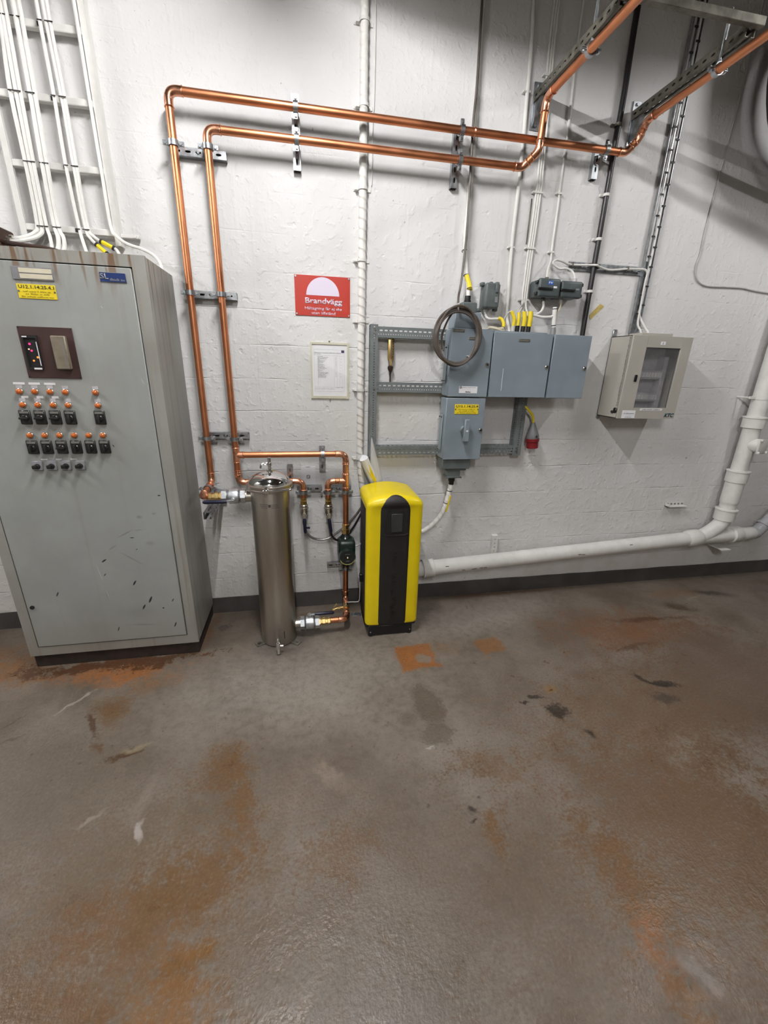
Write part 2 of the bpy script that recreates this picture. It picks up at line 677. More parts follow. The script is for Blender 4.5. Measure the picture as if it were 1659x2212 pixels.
# x, z, half-length, half-width, turn
DOOR_MARKS = [(-1.030, 0.615, .017, .005, 35), (-1.040, 0.535, .010, .0028, 50), (-0.908, 0.478, .020, .0055, 58), (-0.846, 0.372, .026, .0062, 64),
              (-0.884, 0.330, .020, .0055, 60), (-0.742, 0.205, .020, .0042, 66), (-1.030, 0.205, .018, .003, 70), (-0.735, 0.360, .013, .003, 60),
              (-1.278, 0.440, .018, .004, 62), (-0.880, 0.735, .012, .003, 0), (-0.722, 0.955, .008, .004, 0), (-0.886, 1.205, .008, .0025, -60),
              (-0.868, 0.67, .007, .002, 40), (-0.789, 0.315, .006, .005, 0)]
DOOR_SCUFFS = [(-0.905, 0.760, .085, .008, 28, .6), (-0.845, 0.775, .05, .007, 5, .5), (-0.98, 0.685, .05, .010, 35, .45), (-0.90, 0.62, .12, .010, -38, .4),
               (-0.83, 0.845, .03, .020, 0, .5), (-0.76, 0.86, .025, .015, 0, .45), (-0.90, 0.22, .14, .012, -5, .4), (-0.80, 0.70, .05, .03, 0, .3),
               (-1.15, 1.06, .03, .05, 0, .2), (-0.93, 0.30, .2, .09, 0, .18), (-1.05, 0.42, .012, .05, 0, .25)]
DOOR_SCRATCH = [(-1.062, 0.545, .062, .0022, 98), (-1.047, 0.425, .035, .002, 97), (-0.715, 1.50, .02, .002, 110), (-0.83, 1.80, .006, .002, -45)]
cabinet_mat('cabinet_front', (0.345, 0.365, 0.352), False)
cabinet_mat('cabinet_side', (0.325, 0.325, 0.30), True)

# ---- painted concrete wall: board courses, pits, drips
m, nt, b = nt_new('wall_paint')
geo = node(nt, 'ShaderNodeNewGeometry')
pos = geo.outputs['Position']
sep = node(nt, 'ShaderNodeSeparateXYZ')
nt.links.new(pos, sep.inputs[0])
n1 = noise(nt, pos, 1.3, 3, 0.6)
n2 = noise(nt, pos, 7.0, 3, 0.6)
c = mixc(nt, maprange(nt, n1.outputs[0], .3, .7, 0, 1), (0.680, 0.672, 0.668), (0.732, 0.726, 0.724))
c = mixc(nt, maprange(nt, n2.outputs[0], .55, .8, 0, .22), c, (0.60, 0.58, 0.55))
# grey-brown scuffs low on the wall, with warm floor bounce painted in
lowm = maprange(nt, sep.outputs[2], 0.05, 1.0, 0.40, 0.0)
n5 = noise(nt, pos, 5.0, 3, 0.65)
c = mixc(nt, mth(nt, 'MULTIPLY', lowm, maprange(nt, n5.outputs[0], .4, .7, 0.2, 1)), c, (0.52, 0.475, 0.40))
# little dark specks
n6 = noise(nt, pos, 34, 2, 0.5)
spk = maprange(nt, n6.outputs[0], .735, .76, 0, 1)
c = mixc(nt, mth(nt, 'MULTIPLY', spk, 0.55), c, (0.16, 0.13, 0.10))
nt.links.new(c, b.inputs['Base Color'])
b.inputs['Roughness'].default_value = 0.62
b.inputs['Specular IOR Level'].default_value = 0.3
# relief: courses every 0.18 m, uneven and broken
warp = mth(nt, 'ADD', mth(nt, 'ADD', sep.outputs[2], mth(nt, 'MULTIPLY', n1.outputs[0], 0.03)), mth(nt, 'MULTIPLY', n2.outputs[0], 0.012))
fr = mth(nt, 'FRACT', mth(nt, 'DIVIDE', warp, 0.18))
seam = mth(nt, 'ABSOLUTE', mth(nt, 'SUBTRACT', fr, 0.5))
seamm = maprange(nt, seam, 0.0, 0.026, 1, 0)
n7 = noise(nt, pos, 3.4, 3, 0.65)
brk = maprange(nt, n7.outputs[0], .46, .64, 0.12, 1)
lowz = maprange(nt, sep.outputs[2], 1.75, 2.25, 1.0, 0.25)
seamm = mth(nt, 'MULTIPLY', mth(nt, 'MULTIPLY', seamm, brk), lowz)
pit = noise(nt, pos, 16, 2, 0.5)
pits = maprange(nt, pit.outputs[0], .66, .74, 0, 1)
fine = noise(nt, pos, 60, 2, 0.6)
mpd = node(nt, 'ShaderNodeMapping')
mpd.inputs['Scale'].default_value = (24, 1, 1.1)
nt.links.new(pos, mpd.inputs['Vector'])
drip = noise(nt, mpd.outputs[0], 1.0, 2, 0.5)
dripm = maprange(nt, drip.outputs[0], .58, .70, 0, 0.11)
wav = noise(nt, pos, 3.5, 3, 0.5)
h = mth(nt, 'SUBTRACT', mth(nt, 'MULTIPLY', wav.outputs[0], 1.6), mth(nt, 'MULTIPLY', seamm, 0.70))
h = mth(nt, 'SUBTRACT', h, mth(nt, 'MULTIPLY', pits, 0.45))
h = mth(nt, 'ADD', h, mth(nt, 'MULTIPLY', fine.outputs[0], 0.22))
lump = noise(nt, pos, 28, 2, 0.55)
h = mth(nt, 'ADD', h, mth(nt, 'MULTIPLY', maprange(nt, lump.outputs[0], .50, .72, 0, 1), 0.30))
h = mth(nt, 'ADD', h, dripm)
bump(nt, b, h, 0.62, 0.008)

# ---- stained concrete floor
GREY = (0.300, 0.270, 0.238)  # pale concrete; the brighter light near the wall is painted with it
RUST = (0.27, 0.098, 0.024)
OCHRE = (0.128, 0.067, 0.025)
BROWN = (0.120, 0.066, 0.031)
DARK = (0.014, 0.009, 0.006)
BLOTS = [
    # warp (B broad, S small), x, y, half sizes, turn, colour, strength, edge0, edge1, raggedness
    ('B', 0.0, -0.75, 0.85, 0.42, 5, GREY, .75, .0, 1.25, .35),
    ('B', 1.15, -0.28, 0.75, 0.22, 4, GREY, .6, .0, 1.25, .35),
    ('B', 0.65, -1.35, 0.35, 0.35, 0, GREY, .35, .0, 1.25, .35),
    ('B', 0.15, -2.0, 0.5, 0.35, 0, (0.125, 0.114, 0.106), .55),  # foreground tone lowered, light falloff put into the colour
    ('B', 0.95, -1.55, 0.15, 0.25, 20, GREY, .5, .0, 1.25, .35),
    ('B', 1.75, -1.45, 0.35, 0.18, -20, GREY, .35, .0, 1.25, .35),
    # warm brown dirt over the foreground, both sides, darkened further to imitate light falloff
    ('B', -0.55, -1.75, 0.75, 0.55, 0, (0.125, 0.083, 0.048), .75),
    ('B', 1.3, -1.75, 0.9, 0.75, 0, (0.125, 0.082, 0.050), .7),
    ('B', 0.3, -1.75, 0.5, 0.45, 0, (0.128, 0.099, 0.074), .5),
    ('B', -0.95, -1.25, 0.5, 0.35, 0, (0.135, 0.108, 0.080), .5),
    # broad brown blooms right
    ('B', 2.1, -0.62, 0.62, 0.26, -6, (0.167, 0.071, 0.026), .85),
    ('B', 1.7, -1.2, 0.75, 0.45, 0, (0.136, 0.081, 0.043), .7),
    ('B', 1.45, -1.75, 0.45, 0.42, 0, BROWN, .7),
    ('B', 2.4, -1.2, 0.8, 0.8, 0, (0.108, 0.067, 0.041), .75),
    ('B', 1.0, -1.83, 0.14, 0.22, 25, OCHRE, .9),
    ('B', 0.66, -1.63, 0.06, 0.07, 0, OCHRE, .8),
    ('B', 0.72, -1.38, 0.16, 0.12, 0, OCHRE, .45),
    ('B', 1.0, -2.02, 0.07, 0.12, -15, RUST, .45),
    ('B', 0.98, -2.10, 0.06, 0.09, 0, OCHRE, .8),
    # left
    ('B', -1.05, -0.50, 0.34, 0.12, -6, RUST, .85),
    ('B', -1.65, -0.40, 0.35, 0.22, 0, (0.174, 0.077, 0.022), .85),
    ('B', -0.92, -0.80, 0.10, 0.16, 8, OCHRE, .85),
    ('B', -0.80, -0.62, 0.13, 0.10, 0, (0.186, 0.099, 0.043), .6),
    ('B', -0.38, -1.22, 0.13, 0.20, 20, OCHRE, .75),
    ('B', -0.27, -1.42, 0.07, 0.20, 15, OCHRE, .8),
    ('B', -0.36, -1.60, 0.16, 0.16, 0, OCHRE, .8),
    ('B', -0.55, -1.75, 0.22, 0.20, 0, OCHRE, .85),
    ('B', -0.40, -1.92, 0.14, 0.14, 0, (0.155, 0.073, 0.019), .95),
    ('B', -0.75, -1.85, 0.2, 0.2, 0, BROWN, .7),
    ('B', 0.05, -1.62, 0.16, 0.12, 0, BROWN, .5),
    ('B', -1.25, -1.1, 0.35, 0.30, 0, (0.124, 0.102, 0.079), .6),
    # shaped marks
    ('Q', 0.596, -0.644, 0.118, 0.115, 3, RUST, .92, .80, 1.05, .8),
    ('S', 0.640, -0.665, 0.055, 0.045, 0, (0.205, 0.167, 0.130), .9, .5, 1.05, .8),
    ('Q', 1.070, -0.612, 0.092, 0.072, 10, (0.211, 0.096, 0.031), .85, .7, 1.08, .7),
    ('S', 1.02, -0.72, 0.012, 0.010, 0, RUST, .9),
    ('S', 1.18, -0.70, 0.012, 0.010, 0, RUST, .9),
    ('B', 0.80, -0.56, 0.14, 0.08, 0, (0.205, 0.118, 0.046), .5),
    ('S', 1.19, -1.145, 0.065, 0.055, -50, DARK, .85, .55, 1.05, 1.0),
    ('S', 1.12, -1.045, 0.055, 0.018, -10, DARK, .8, .5, 1.05, 1.0),
    ('S', 1.055, -1.075, 0.028, 0.014, 0, DARK, .8, .5, 1.05, 1.0),
    ('S', 1.24, -1.00, 0.05, 0.035, 0, (0.223, 0.118, 0.034), .8),
    ('S', 1.235, -1.005, 0.010, 0.008, 0, DARK, .9),
    ('S', 1.88, -1.07, 0.095, 0.030, -14, DARK, .92, .5, 1.05, 1.0),
    ('S', 1.79, -1.02, 0.06, 0.018, -50, DARK, .75, .5, 1.05, 1.0),
    ('S', 1.80, -1.16, 0.085, 0.040, -10, (0.053, 0.037, 0.026), .8, .5, 1.05, 1.0),
    ('S', 1.257, -1.297, 0.020, 0.035, 20, DARK, .8),
    ('S', 0.576, -1.542, 0.022, 0.022, 0, DARK, .85),
    ('S', 0.570, -1.585, 0.011, 0.010, 0, DARK, .9),
    ('S', 0.63, -1.50, 0.012, 0.008, 0, DARK, .7),
    ('S', 0.42, -1.50, 0.010, 0.010, 0, DARK, .5),
    ('S', 0.56, -1.00, 0.085, 0.17, 8, (0.096, 0.073, 0.051), .75, .6, 1.05, .9),
    ('S', 0.55, -1.19, 0.10, 0.07, 0, (0.108, 0.088, 0.067), .75, .6, 1.05, .9),
    ('S', 0.44, -1.07, 0.05, 0.05, 0, (0.105, 0.087, 0.068), .6),
    ('S', -0.541, -0.185, 0.050, 0.040, 15, (0.074, 0.062, 0.050), .85, .7, 1.0, .9),
    ('S', 2.25, -0.50, 0.34, 0.030, -4, (0.074, 0.028, 0.011), .8),
    ('S', 1.95, -0.76, 0.20, 0.022, 8, (0.074, 0.031, 0.014), .7),
    ('S', 2.62, -0.40, 0.17, 0.05, -28, (0.062, 0.037, 0.019), .75),
    ('S', 3.05, -0.26, 0.20, 0.05, -20, (0.031, 0.025, 0.019), .8),
    ('S', 2.75, -0.22, 0.28, 0.08, 0, (0.186, 0.099, 0.050), .6),
    ('S', 2.86, -0.30, 0.10, 0.012, 14, (0.273, 0.223, 0.149), .7),
    ('S', 2.55, -0.43, 0.14, 0.008, -14, (0.248, 0.192, 0.124), .6),
    ('S', -1.00, -0.89, 0.11, 0.022, -52, (0.062, 0.028, 0.010), .8, .4, 1.0, 1.2),
    ('S', -0.93, -1.02, 0.05, 0.022, -50, (0.087, 0.040, 0.012), .7),
    ('S', -0.80, -1.075, 0.085, 0.020, 16, (0.065, 0.031, 0.012), .85, .4, 1.0, 1.2),
    ('S', -0.765, -1.045, 0.06, 0.018, 18, (0.285, 0.236, 0.149), .55),
    ('S', -1.15, -0.725, 0.120, 0.010, 52, (0.360, 0.335, 0.310), .6, .4, 1.0, 1.3),
    ('S', -0.63, -1.41, 0.018, 0.055, 10, (0.384, 0.353, 0.329), .7, .4, 1.0, .8),
    ('S', -0.655, -1.29, 0.03, 0.12, -6, (0.248, 0.211, 0.180), .4),
    ('S', -0.82, -1.335, 0.06, 0.010, 30, (0.322, 0.285, 0.248), .4, .3, 1.0, 1.2),
    ('S', 0.05, -1.30, 0.05, 0.11, 35, (0.260, 0.211, 0.167), .55, .3, 1.0, 1.2),
    ('S', 0.50, -1.25, 0.03, 0.008, 30, (0.372, 0.360, 0.335), .8, .3, 1.0, 1.4),
    ('S', 1.04, -2.08, 0.05, 0.07, 20, (0.310, 0.291, 0.285), .4, .2, 1.0, 1.4),
    ('S', -1.36, -0.80, 0.09, 0.006, 50, (0.074, 0.050, 0.028), .7),
    ('S', -1.32, -0.92, 0.10, 0.006, 40, (0.074, 0.050, 0.028), .6),
    # rust along the foot of the wall and around the cabinet
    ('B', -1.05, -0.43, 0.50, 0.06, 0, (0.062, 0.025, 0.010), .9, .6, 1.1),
    ('B', -0.62, -0.25, 0.04, 0.25, 0, (0.124, 0.059, 0.025), .7),
    ('S', 0.0, -0.10, 0.45, 0.025, 0, (0.161, 0.087, 0.043), .6),
    ('S', 1.4, -0.03, 0.7, 0.03, 0, (0.112, 0.056, 0.028), .7),
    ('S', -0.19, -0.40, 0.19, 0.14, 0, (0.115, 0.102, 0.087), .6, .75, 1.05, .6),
]


def floor_mat(name, fx0, fx1, fy0, fy1):
    """one stretch of the floor: the same concrete everywhere, with the stains that reach this stretch"""
    m, nt, b = nt_new(name)
    geo = node(nt, 'ShaderNodeNewGeometry')
    pos0 = geo.outputs['Position']
    nw = noise(nt, pos0, 3.2, 3, 0.6)
    nw2 = noise(nt, pos0, 14.0, 2, 0.6)
    wv = node(nt, 'ShaderNodeVectorMath', operation='SUBTRACT')
    nt.links.new(nw.outputs['Color'], wv.inputs[0])
    wv.inputs[1].default_value = (.5, .5, .5)
    ws = node(nt, 'ShaderNodeVectorMath', operation='SCALE')
    nt.links.new(wv.outputs[0], ws.inputs[0])
    ws.inputs['Scale'].default_value = 0.30
    wv2 = node(nt, 'ShaderNodeVectorMath', operation='SUBTRACT')
    nt.links.new(nw2.outputs['Color'], wv2.inputs[0])
    wv2.inputs[1].default_value = (.5, .5, .5)
    ws2 = node(nt, 'ShaderNodeVectorMath', operation='SCALE')
    nt.links.new(wv2.outputs[0], ws2.inputs[0])
    ws2.inputs['Scale'].default_value = 0.07
    a1 = node(nt, 'ShaderNodeVectorMath', operation='ADD')
    nt.links.new(pos0, a1.inputs[0])
    nt.links.new(ws.outputs[0], a1.inputs[1])
    a2 = node(nt, 'ShaderNodeVectorMath', operation='ADD')
    nt.links.new(a1.outputs[0], a2.inputs[0])
    nt.links.new(ws2.outputs[0], a2.inputs[1])
    WB = a2.outputs[0]            # strongly warped: broad blotches
    a3 = node(nt, 'ShaderNodeVectorMath', operation='ADD')
    nt.links.new(pos0, a3.inputs[0])
    nt.links.new(ws2.outputs[0], a3.inputs[1])
    WS = a3.outputs[0]            # lightly warped: small marks
    g1 = noise(nt, pos0, 2.1, 4, 0.62)
    g2 = noise(nt, pos0, 26, 3, 0.65)
    g3 = noise(nt, pos0, 90, 2, 0.6)
    gm = noise(nt, pos0, 7.0, 4, 0.68)
    c = mixc(nt, maprange(nt, g1.outputs[0], .3, .7, 0, 1), (0.112, 0.088, 0.066), (0.192, 0.162, 0.132))
    mottle = maprange(nt, g2.outputs[0], .40, .72, 0, 1)
    jit = mth(nt, 'ADD', mth(nt, 'MULTIPLY', mth(nt, 'SUBTRACT', mth(nt, 'ADD', mth(nt, 'MULTIPLY', g2.outputs[0], 0.6), mth(nt, 'MULTIPLY', g3.outputs[0], 0.4)), 0.5), 3.4), mth(nt, 'MULTIPLY', mth(nt, 'SUBTRACT', gm.outputs[0], 0.5), 1.9))
    cnt = 0
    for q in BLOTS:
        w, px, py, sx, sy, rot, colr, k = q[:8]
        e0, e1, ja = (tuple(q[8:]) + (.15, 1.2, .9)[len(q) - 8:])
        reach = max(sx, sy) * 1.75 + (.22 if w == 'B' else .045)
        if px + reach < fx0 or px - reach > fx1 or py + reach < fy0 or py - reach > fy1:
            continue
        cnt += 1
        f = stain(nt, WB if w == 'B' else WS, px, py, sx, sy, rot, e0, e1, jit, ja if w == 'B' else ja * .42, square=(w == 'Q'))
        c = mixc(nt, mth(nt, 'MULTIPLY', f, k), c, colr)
    # fine mottling
    c = mixc(nt, mth(nt, 'MULTIPLY', mottle, 0.20), c, (0.055, 0.040, 0.026))
    c = mixc(nt, maprange(nt, g3.outputs[0], .52, .72, 0, 0.13), c, (0.27, 0.235, 0.195))
    c = mixc(nt, maprange(nt, g3.outputs[0], .48, .30, 0, 0.20), c, (0.060, 0.040, 0.024))
    spk = noise(nt, pos0, 42, 1, 0.4)
    c = mixc(nt, maprange(nt, spk.outputs[0], .76, .79, 0, 0.65), c, (0.07, 0.045, 0.03))
    nt.links.new(c, b.inputs['Base Color'])
    nt.links.new(maprange(nt, gm.outputs[0], .3, .7, .27, .50), b.inputs['Roughness'])
    b.inputs['Specular IOR Level'].default_value = 0.36
    hh = mth(nt, 'ADD', mth(nt, 'MULTIPLY', g2.outputs[0], 0.8), mth(nt, 'MULTIPLY', g3.outputs[0], 0.5))
    bump(nt, b, hh, 0.42, 0.006)
    return cnt


# the stretches (x from, x to, y from, y to)
FXS = [-3.6, -0.85, -0.30, 0.35, 0.95, 1.55, 2.35, 5.8]
FYS = [-5.4, -1.45, -0.85, -0.40, 0.2]
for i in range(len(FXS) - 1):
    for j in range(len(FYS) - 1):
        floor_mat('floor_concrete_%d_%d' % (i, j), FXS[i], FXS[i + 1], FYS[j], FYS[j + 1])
# ------------------------------------------------------------------ room shell
RX0, RX1, RY0, RZ1 = -3.4, 5.6, -5.2, 3.75
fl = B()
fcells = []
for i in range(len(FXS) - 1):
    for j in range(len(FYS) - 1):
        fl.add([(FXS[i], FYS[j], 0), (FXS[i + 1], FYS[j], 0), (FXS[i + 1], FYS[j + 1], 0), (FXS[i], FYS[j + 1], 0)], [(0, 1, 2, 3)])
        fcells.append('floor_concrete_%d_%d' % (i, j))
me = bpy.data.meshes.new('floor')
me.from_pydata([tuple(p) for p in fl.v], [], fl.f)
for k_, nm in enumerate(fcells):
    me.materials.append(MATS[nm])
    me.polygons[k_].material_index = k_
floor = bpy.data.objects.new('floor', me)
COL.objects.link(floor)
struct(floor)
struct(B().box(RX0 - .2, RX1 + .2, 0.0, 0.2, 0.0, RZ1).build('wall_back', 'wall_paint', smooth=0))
struct(B().box(RX0 - .2, RX0, RY0, 0.0, 0.0, RZ1).build('wall_left', 'bare_wall', smooth=0))
struct(B().box(RX1, RX1 + .2, RY0, 0.0, 0.0, RZ1).build('wall_right', 'bare_wall', smooth=0))
struct(B().box(RX0 - .2, RX1 + .2, RY0 - .2, RY0, 0.0, RZ1).build('wall_front', 'bare_wall', smooth=0))
struct(B().box(RX0 - .2, RX1 + .2, RY0 - .2, 0.2, RZ1, RZ1 + .2).build('ceiling', 'ceiling_unlit', smooth=0))
# dark painted skirting with a slightly uneven top edge
bb = B()
n = 90
pts = []
for i in range(n + 1):
    xx = RX0 + (RX1 - RX0) * i / n
    pts.append((xx, 0.112 + random.uniform(-.0018, .0018)))
for i in range(n):
    (xa, za), (xb, zb) = pts[i], pts[i + 1]
    bb.add([(xa, -.006, 0), (xb, -.006, 0), (xb, -.006, zb), (xa, -.006, za), (xa, 0, za), (xb, 0, zb)], [(0, 1, 2, 3), (3, 2, 5, 4)])
struct(bb.build('baseboard_back', 'skirting', smooth=0))


# ------------------------------------------------------------------ fluorescent fixtures (above the frame)
SK = 0.020          # depth of the hood's lower rim below the tube axis


def fixture(x, y0, y1, z, label, power_mat='tube_glow'):
    t = thing('fluorescent_fixture', label, 'ceiling light', (x, (y0 + y1) / 2, z), 'fluorescent fixtures under the ceiling')
    h = B()
    prof = [(-.115, -SK), (-.10, .045), (-.04, .075), (.04, .075), (.10, .045), (.115, -SK), (.112, -SK), (.097, .043), (.038, .072), (-.038, .072), (-.097, .043), (-.112, -SK)]
    h.prism([(a, q) for a, q in prof], (x, y1 + .03, z), (1, 0, 0), (0, 0, 1), (y1 - y0) + .06)
    h.build('reflector_hood', 'lamp_white', t, smooth=0)
    # end plates
    for yy in (y0 - .035, y1 + .03):
        B().prism([(-.112, -.003), (.112, -.003), (.10, .045), (.04, .075), (-.04, .075), (-.10, .045)], (x, yy + .005, z), (1, 0, 0), (0, 0, 1), .004).build('end_plate', 'lamp_white', t, smooth=0)
    B().cyl((x, y0, z), (x, y1, z), .014, n=10).build('tube', power_mat, t)
    for yy in (y0 + .2, y1 - .2):
        B().cyl((x, yy, z + .07), (x, yy, RZ1), .004, n=6).build('suspension_rod', 'old_zinc', t)
    return t


fixture(-0.05, -1.58, -0.82, 3.23, 'fluorescent fixture hung above the steel tank')
fixture(2.89, -1.58, -0.82, 3.27, 'fluorescent fixture hung above the drain pipe by the right wall', 'tube_glow_old')
fixture(-2.95, -1.58, -0.82, 3.23, 'fluorescent fixture hung left of the control cabinet')
fixture(-0.05, -5.0, -3.57, 3.23, 'added fill fixture in an unseen second row, behind the first one over the tank')  # invented second row, put in as frontal fill light
# ------------------------------------------------------------------ control cabinet (left)
CX0, CX1, CY, CZ0, CZ1 = -1.482, -0.634, -0.420, 0.075, 2.006
cab = thing('control_cabinet', 'tall grey steel control cabinet with lamps and switches, rusty at the top edge', 'cabinet', (-1.06, -0.21, 0))
B().box(CX0 + .012, CX1 - .006, CY + .008, -.012, 0, CZ0).build('plinth', 'plinth_rust', cab, smooth=0)
B().box(CX0, CX1, CY + .016, -.006, CZ0, CZ1, .004).build('body', 'cabinet_side', cab)
fr = B()
DX0, DX1, DZ0, DZ1 = -1.432, -0.692, 0.131, 1.955
fr.box(CX0, DX0 - .004, CY, CY + .018, CZ0, CZ1)
fr.box(DX1 + .004, CX1, CY, CY + .018, CZ0, CZ1)
fr.box(DX0 - .004, DX1 + .004, CY, CY + .018, DZ1 + .005, CZ1)
fr.box(DX0 - .004, DX1 + .004, CY, CY + .018, CZ0, DZ0 - .004)
fr.build('front_frame', 'cabinet_side', cab, smooth=0)
B().box(DX0 - .004, DX1 + .004, CY + .0145, CY + .0165, DZ0 - .004, DZ1 + .005).build('door_seal', 'joint_dark', cab, smooth=0)
door = B().box(DX0, DX1, CY - .003, CY + .012, DZ0, DZ1, .003).build('door', 'cabinet_front', cab)
YD = CY - .003
b = B().cyl((-1.406, YD, .374), (-1.406, YD - .006, .374), .010, n=14)
b.build('lock', 'joint_dark', door)
# double label holder
lh = B().box(-1.138, -.990, YD - .004, YD, 1.888, 1.936, .001).build('label_holder', 'switch_grey', cab, label='grey label holder with two cream strips')
for z0, z1 in ((1.914, 1.931), (1.893, 1.910)):
    B().box(-1.111, -.993, YD - .0052, YD - .0038, z0, z1).build('label_strip', 'cream', lh, smooth=0)
# yellow tag
def small_print(parent, x0, x1, z, y, h, mat, words, name='small_print'):
    """rows of print too small to read: word-length strokes"""
    b = B()
    tot = sum(words) + 0.6 * (len(words) - 1)
    s = (x1 - x0) / tot
    xx = x0
    for w in words:
        n = max(1, int(w / 0.55))
        for i in range(n):
            cw = w * s / n
            hh = h * random.choice((.55, .7, .7, 1.0))
            b.box(xx + cw * i, xx + cw * (i + .68), y - .0003, y, z, z + hh)
        xx += (w + .6) * s
    return b.build(name, mat, parent, smooth=0)


def yellow_tag(parent, x0, x1, z0, z1, y, code):
    t = B().box(x0, x1, y - .0025, y, z0, z1, .0008).build('name_tag', 'yellow_tag', parent, label='yellow tag reading ' + code)
    w, h = x1 - x0, z1 - z0
    text(t, code, x0 + w * .04, z1 - h * .30, y - .0032, h * .23, 'ink', width=w * .92, bold=.0002)
    small_print(t, x0 + w * .14, x1 - w * .14, z0 + h * .44, y - .0027, h * .11, 'tag_ink', [3.2, 4.6, 1, 4.2, 2])
    small_print(t, x0 + w * .20, x1 - w * .18, z0 + h * .27, y - .0027, h * .11, 'tag_ink', [1.6, 3.4, 1.2, 2.6])
    small_print(t, x0 + w * .08, x1 - w * .08, z0 + h * .08, y - .0027, h * .11, 'tag_ink', [2.2, 4.8, 6.0, 2.4])
    s = B()
    for xx in (x0 + w * .035, x1 - w * .035):
        s.cyl((xx, y - .0025, (z0 + z1) / 2), (xx, y - .0045, (z0 + z1) / 2), .0035, n=10)
    s.pieces('screw', 'old_zinc', t)
    return t


yellow_tag(cab, -1.133, -.992, 1.819, 1.873, YD, 'U12.1.14.25.4.1')
# maker's plate
mp_ = B().box(-.817, -.715, YD - .003, YD, 1.897, 1.934, .0008).build('maker_plate', 'switch_grey', cab, label='blue and silver maker plate')
B().box(-.781, -.7165, YD - .0036, YD - .0028, 1.8985, 1.9325).build('blue_field', 'plate_blue', mp_, smooth=0)
B().box(-.8155, -.781, YD - .0036, YD - .0028, 1.8985, 1.9325).build('dark_field', 'plate_blue', mp_, smooth=0)
text(mp_, 'SL', -.8145, 1.9085, YD - .0042, .021, 'switch_grey', width=.031, bold=.0006)
small_print(mp_, -.778, -.720, 1.903, YD - .0037, .010, 'switch_grey', [4.5, 2.0])
# brown instrument panel
ip = B().box(-1.168, -.961, YD - .004, YD, 1.505, 1.712, .001).build('instrument_panel', 'panel_brown', cab, label='brown instrument panel')
yi = YD - .004
m1 = B()
m1.box(-1.157, -1.099, yi - .006, yi, 1.667, 1.678).box(-1.157, -1.099, yi - .006, yi, 1.540, 1.549)
m1.box(-1.157, -1.151, yi - .006, yi, 1.549, 1.667).box(-1.105, -1.099, yi - .006, yi, 1.549, 1.667)
m1.box(-1.151, -1.105, yi - .0012, yi, 1.549, 1.667)
m1.build('controller_window', 'void_black', ip, smooth=0, label='black controller with glowing digits')
d = B()
d.box(-1.1065, -1.1035, yi - .0068, yi - .0055, 1.556, 1.652).box(-1.134, -1.104, yi - .0068, yi - .0055, 1.5405, 1.5475)
d.box(-1.154, -1.136, yi - .0068, yi - .0055, 1.669, 1.674)
d.build('white_scale', 'white_plastic', ip, smooth=0)
for (xx, zz, mt, r) in ((-1.133, 1.643, 'led_pink', .0045), (-1.131, 1.616, 'led_pink', .004), (-1.140, 1.622, 'led_soft', .003), (-1.113, 1.590, 'led_amber', .0045), (-1.131, 1.576, 'led_amber', .004)):
    B().cyl((xx, yi - .0012, zz), (xx, yi - .003, zz), r, n=10).build('indicator_led', mt, ip)
m2 = B().box(-1.043, -.986, yi - .020, yi, 1.543, 1.679, .004).build('recorder_cover', 'meter_beige', ip, label='dusty beige recorder cover')
dd = B().box(-1.002, -.996, yi - .0206, yi - .0198, 1.56, 1.668).box(-1.018, -.994, yi - .0206, yi - .0198, 1.548, 1.553)
dd.build('recorder_slot', 'beige_dark', ip, smooth=0)
sc_ = B()
for xx in (-1.163, -.966):
    for zz in (1.510, 1.707):
        bolt(sc_, (xx, yi, zz), (0, -1, 0), .003, .0015)
sc_.pieces('screw', 'joint_dark', ip)


def lamp(x, z):
    l = B().lathe([(.0135, 0), (.0135, .004), (.0105, .006)], (x, YD, z), (0, -1, 0), 16).build('indicator_lamp', 'nickel', cab)
    B().lathe([(.0118, .004), (.0118, .010), (.0105, .015), (.007, .0185), (.002, .0195)], (x, YD, z), (0, -1, 0), 16).build('lens', 'lens_orange', l, label='orange lens')


cols = [-1.216, -1.157, -1.097, -1.037, -.916]
for xx in cols:
    lamp(xx, 1.447)
    lamp(xx + .0, 1.390)
cols2 = [-1.218, -1.159, -1.099, -1.039, -.979, -.9195]
for xx in cols2:
    lamp(xx, 1.2555)
for i, xx in enumerate(cols):
    B().box(xx - .012, xx + .012, YD - .0012, YD, 1.460, 1.474).build('lamp_plate', 'lite_ink', cab, smooth=0)
    B().box(xx - .012, xx + .012, YD - .0012, YD, 1.403, 1.419).build('lamp_plate', 'lite_ink', cab, smooth=0)
    if i < 3:
        B().box(xx - .019, xx + .025, YD - .0010, YD, 1.476, 1.4855).build('white_label', 'white_plastic', cab, smooth=0)
        B().box(xx + .000, xx + .026, YD - .0016, YD - .0006, 1.4185, 1.4285).build('white_label', 'white_plastic', cab, smooth=0)


def switch(x, z, ang):
    s = B().box(x - .0225, x + .0225, YD - .010, YD, z - .031, z + .031, .003).build('rotary_switch', 'switch_black', cab)
    k = B()
    k.lathe([(.014, 0), (.014, .004), (.011, .007)], (x, YD - .010, z - .003), (0, -1, 0), 16)
    rm = Matrix.Rotation(radians(ang), 3, 'Y')
    k.obox((x, YD - .021, z - .003), (.009, .018, .034), rm, .003, 2)
    k.build('knob', 'switch_black', s)
    B().box(x - .017, x + .017, YD - .0108, YD - .0098, z + .017, z + .026).build('switch_label', 'beige_dark', s, smooth=0)


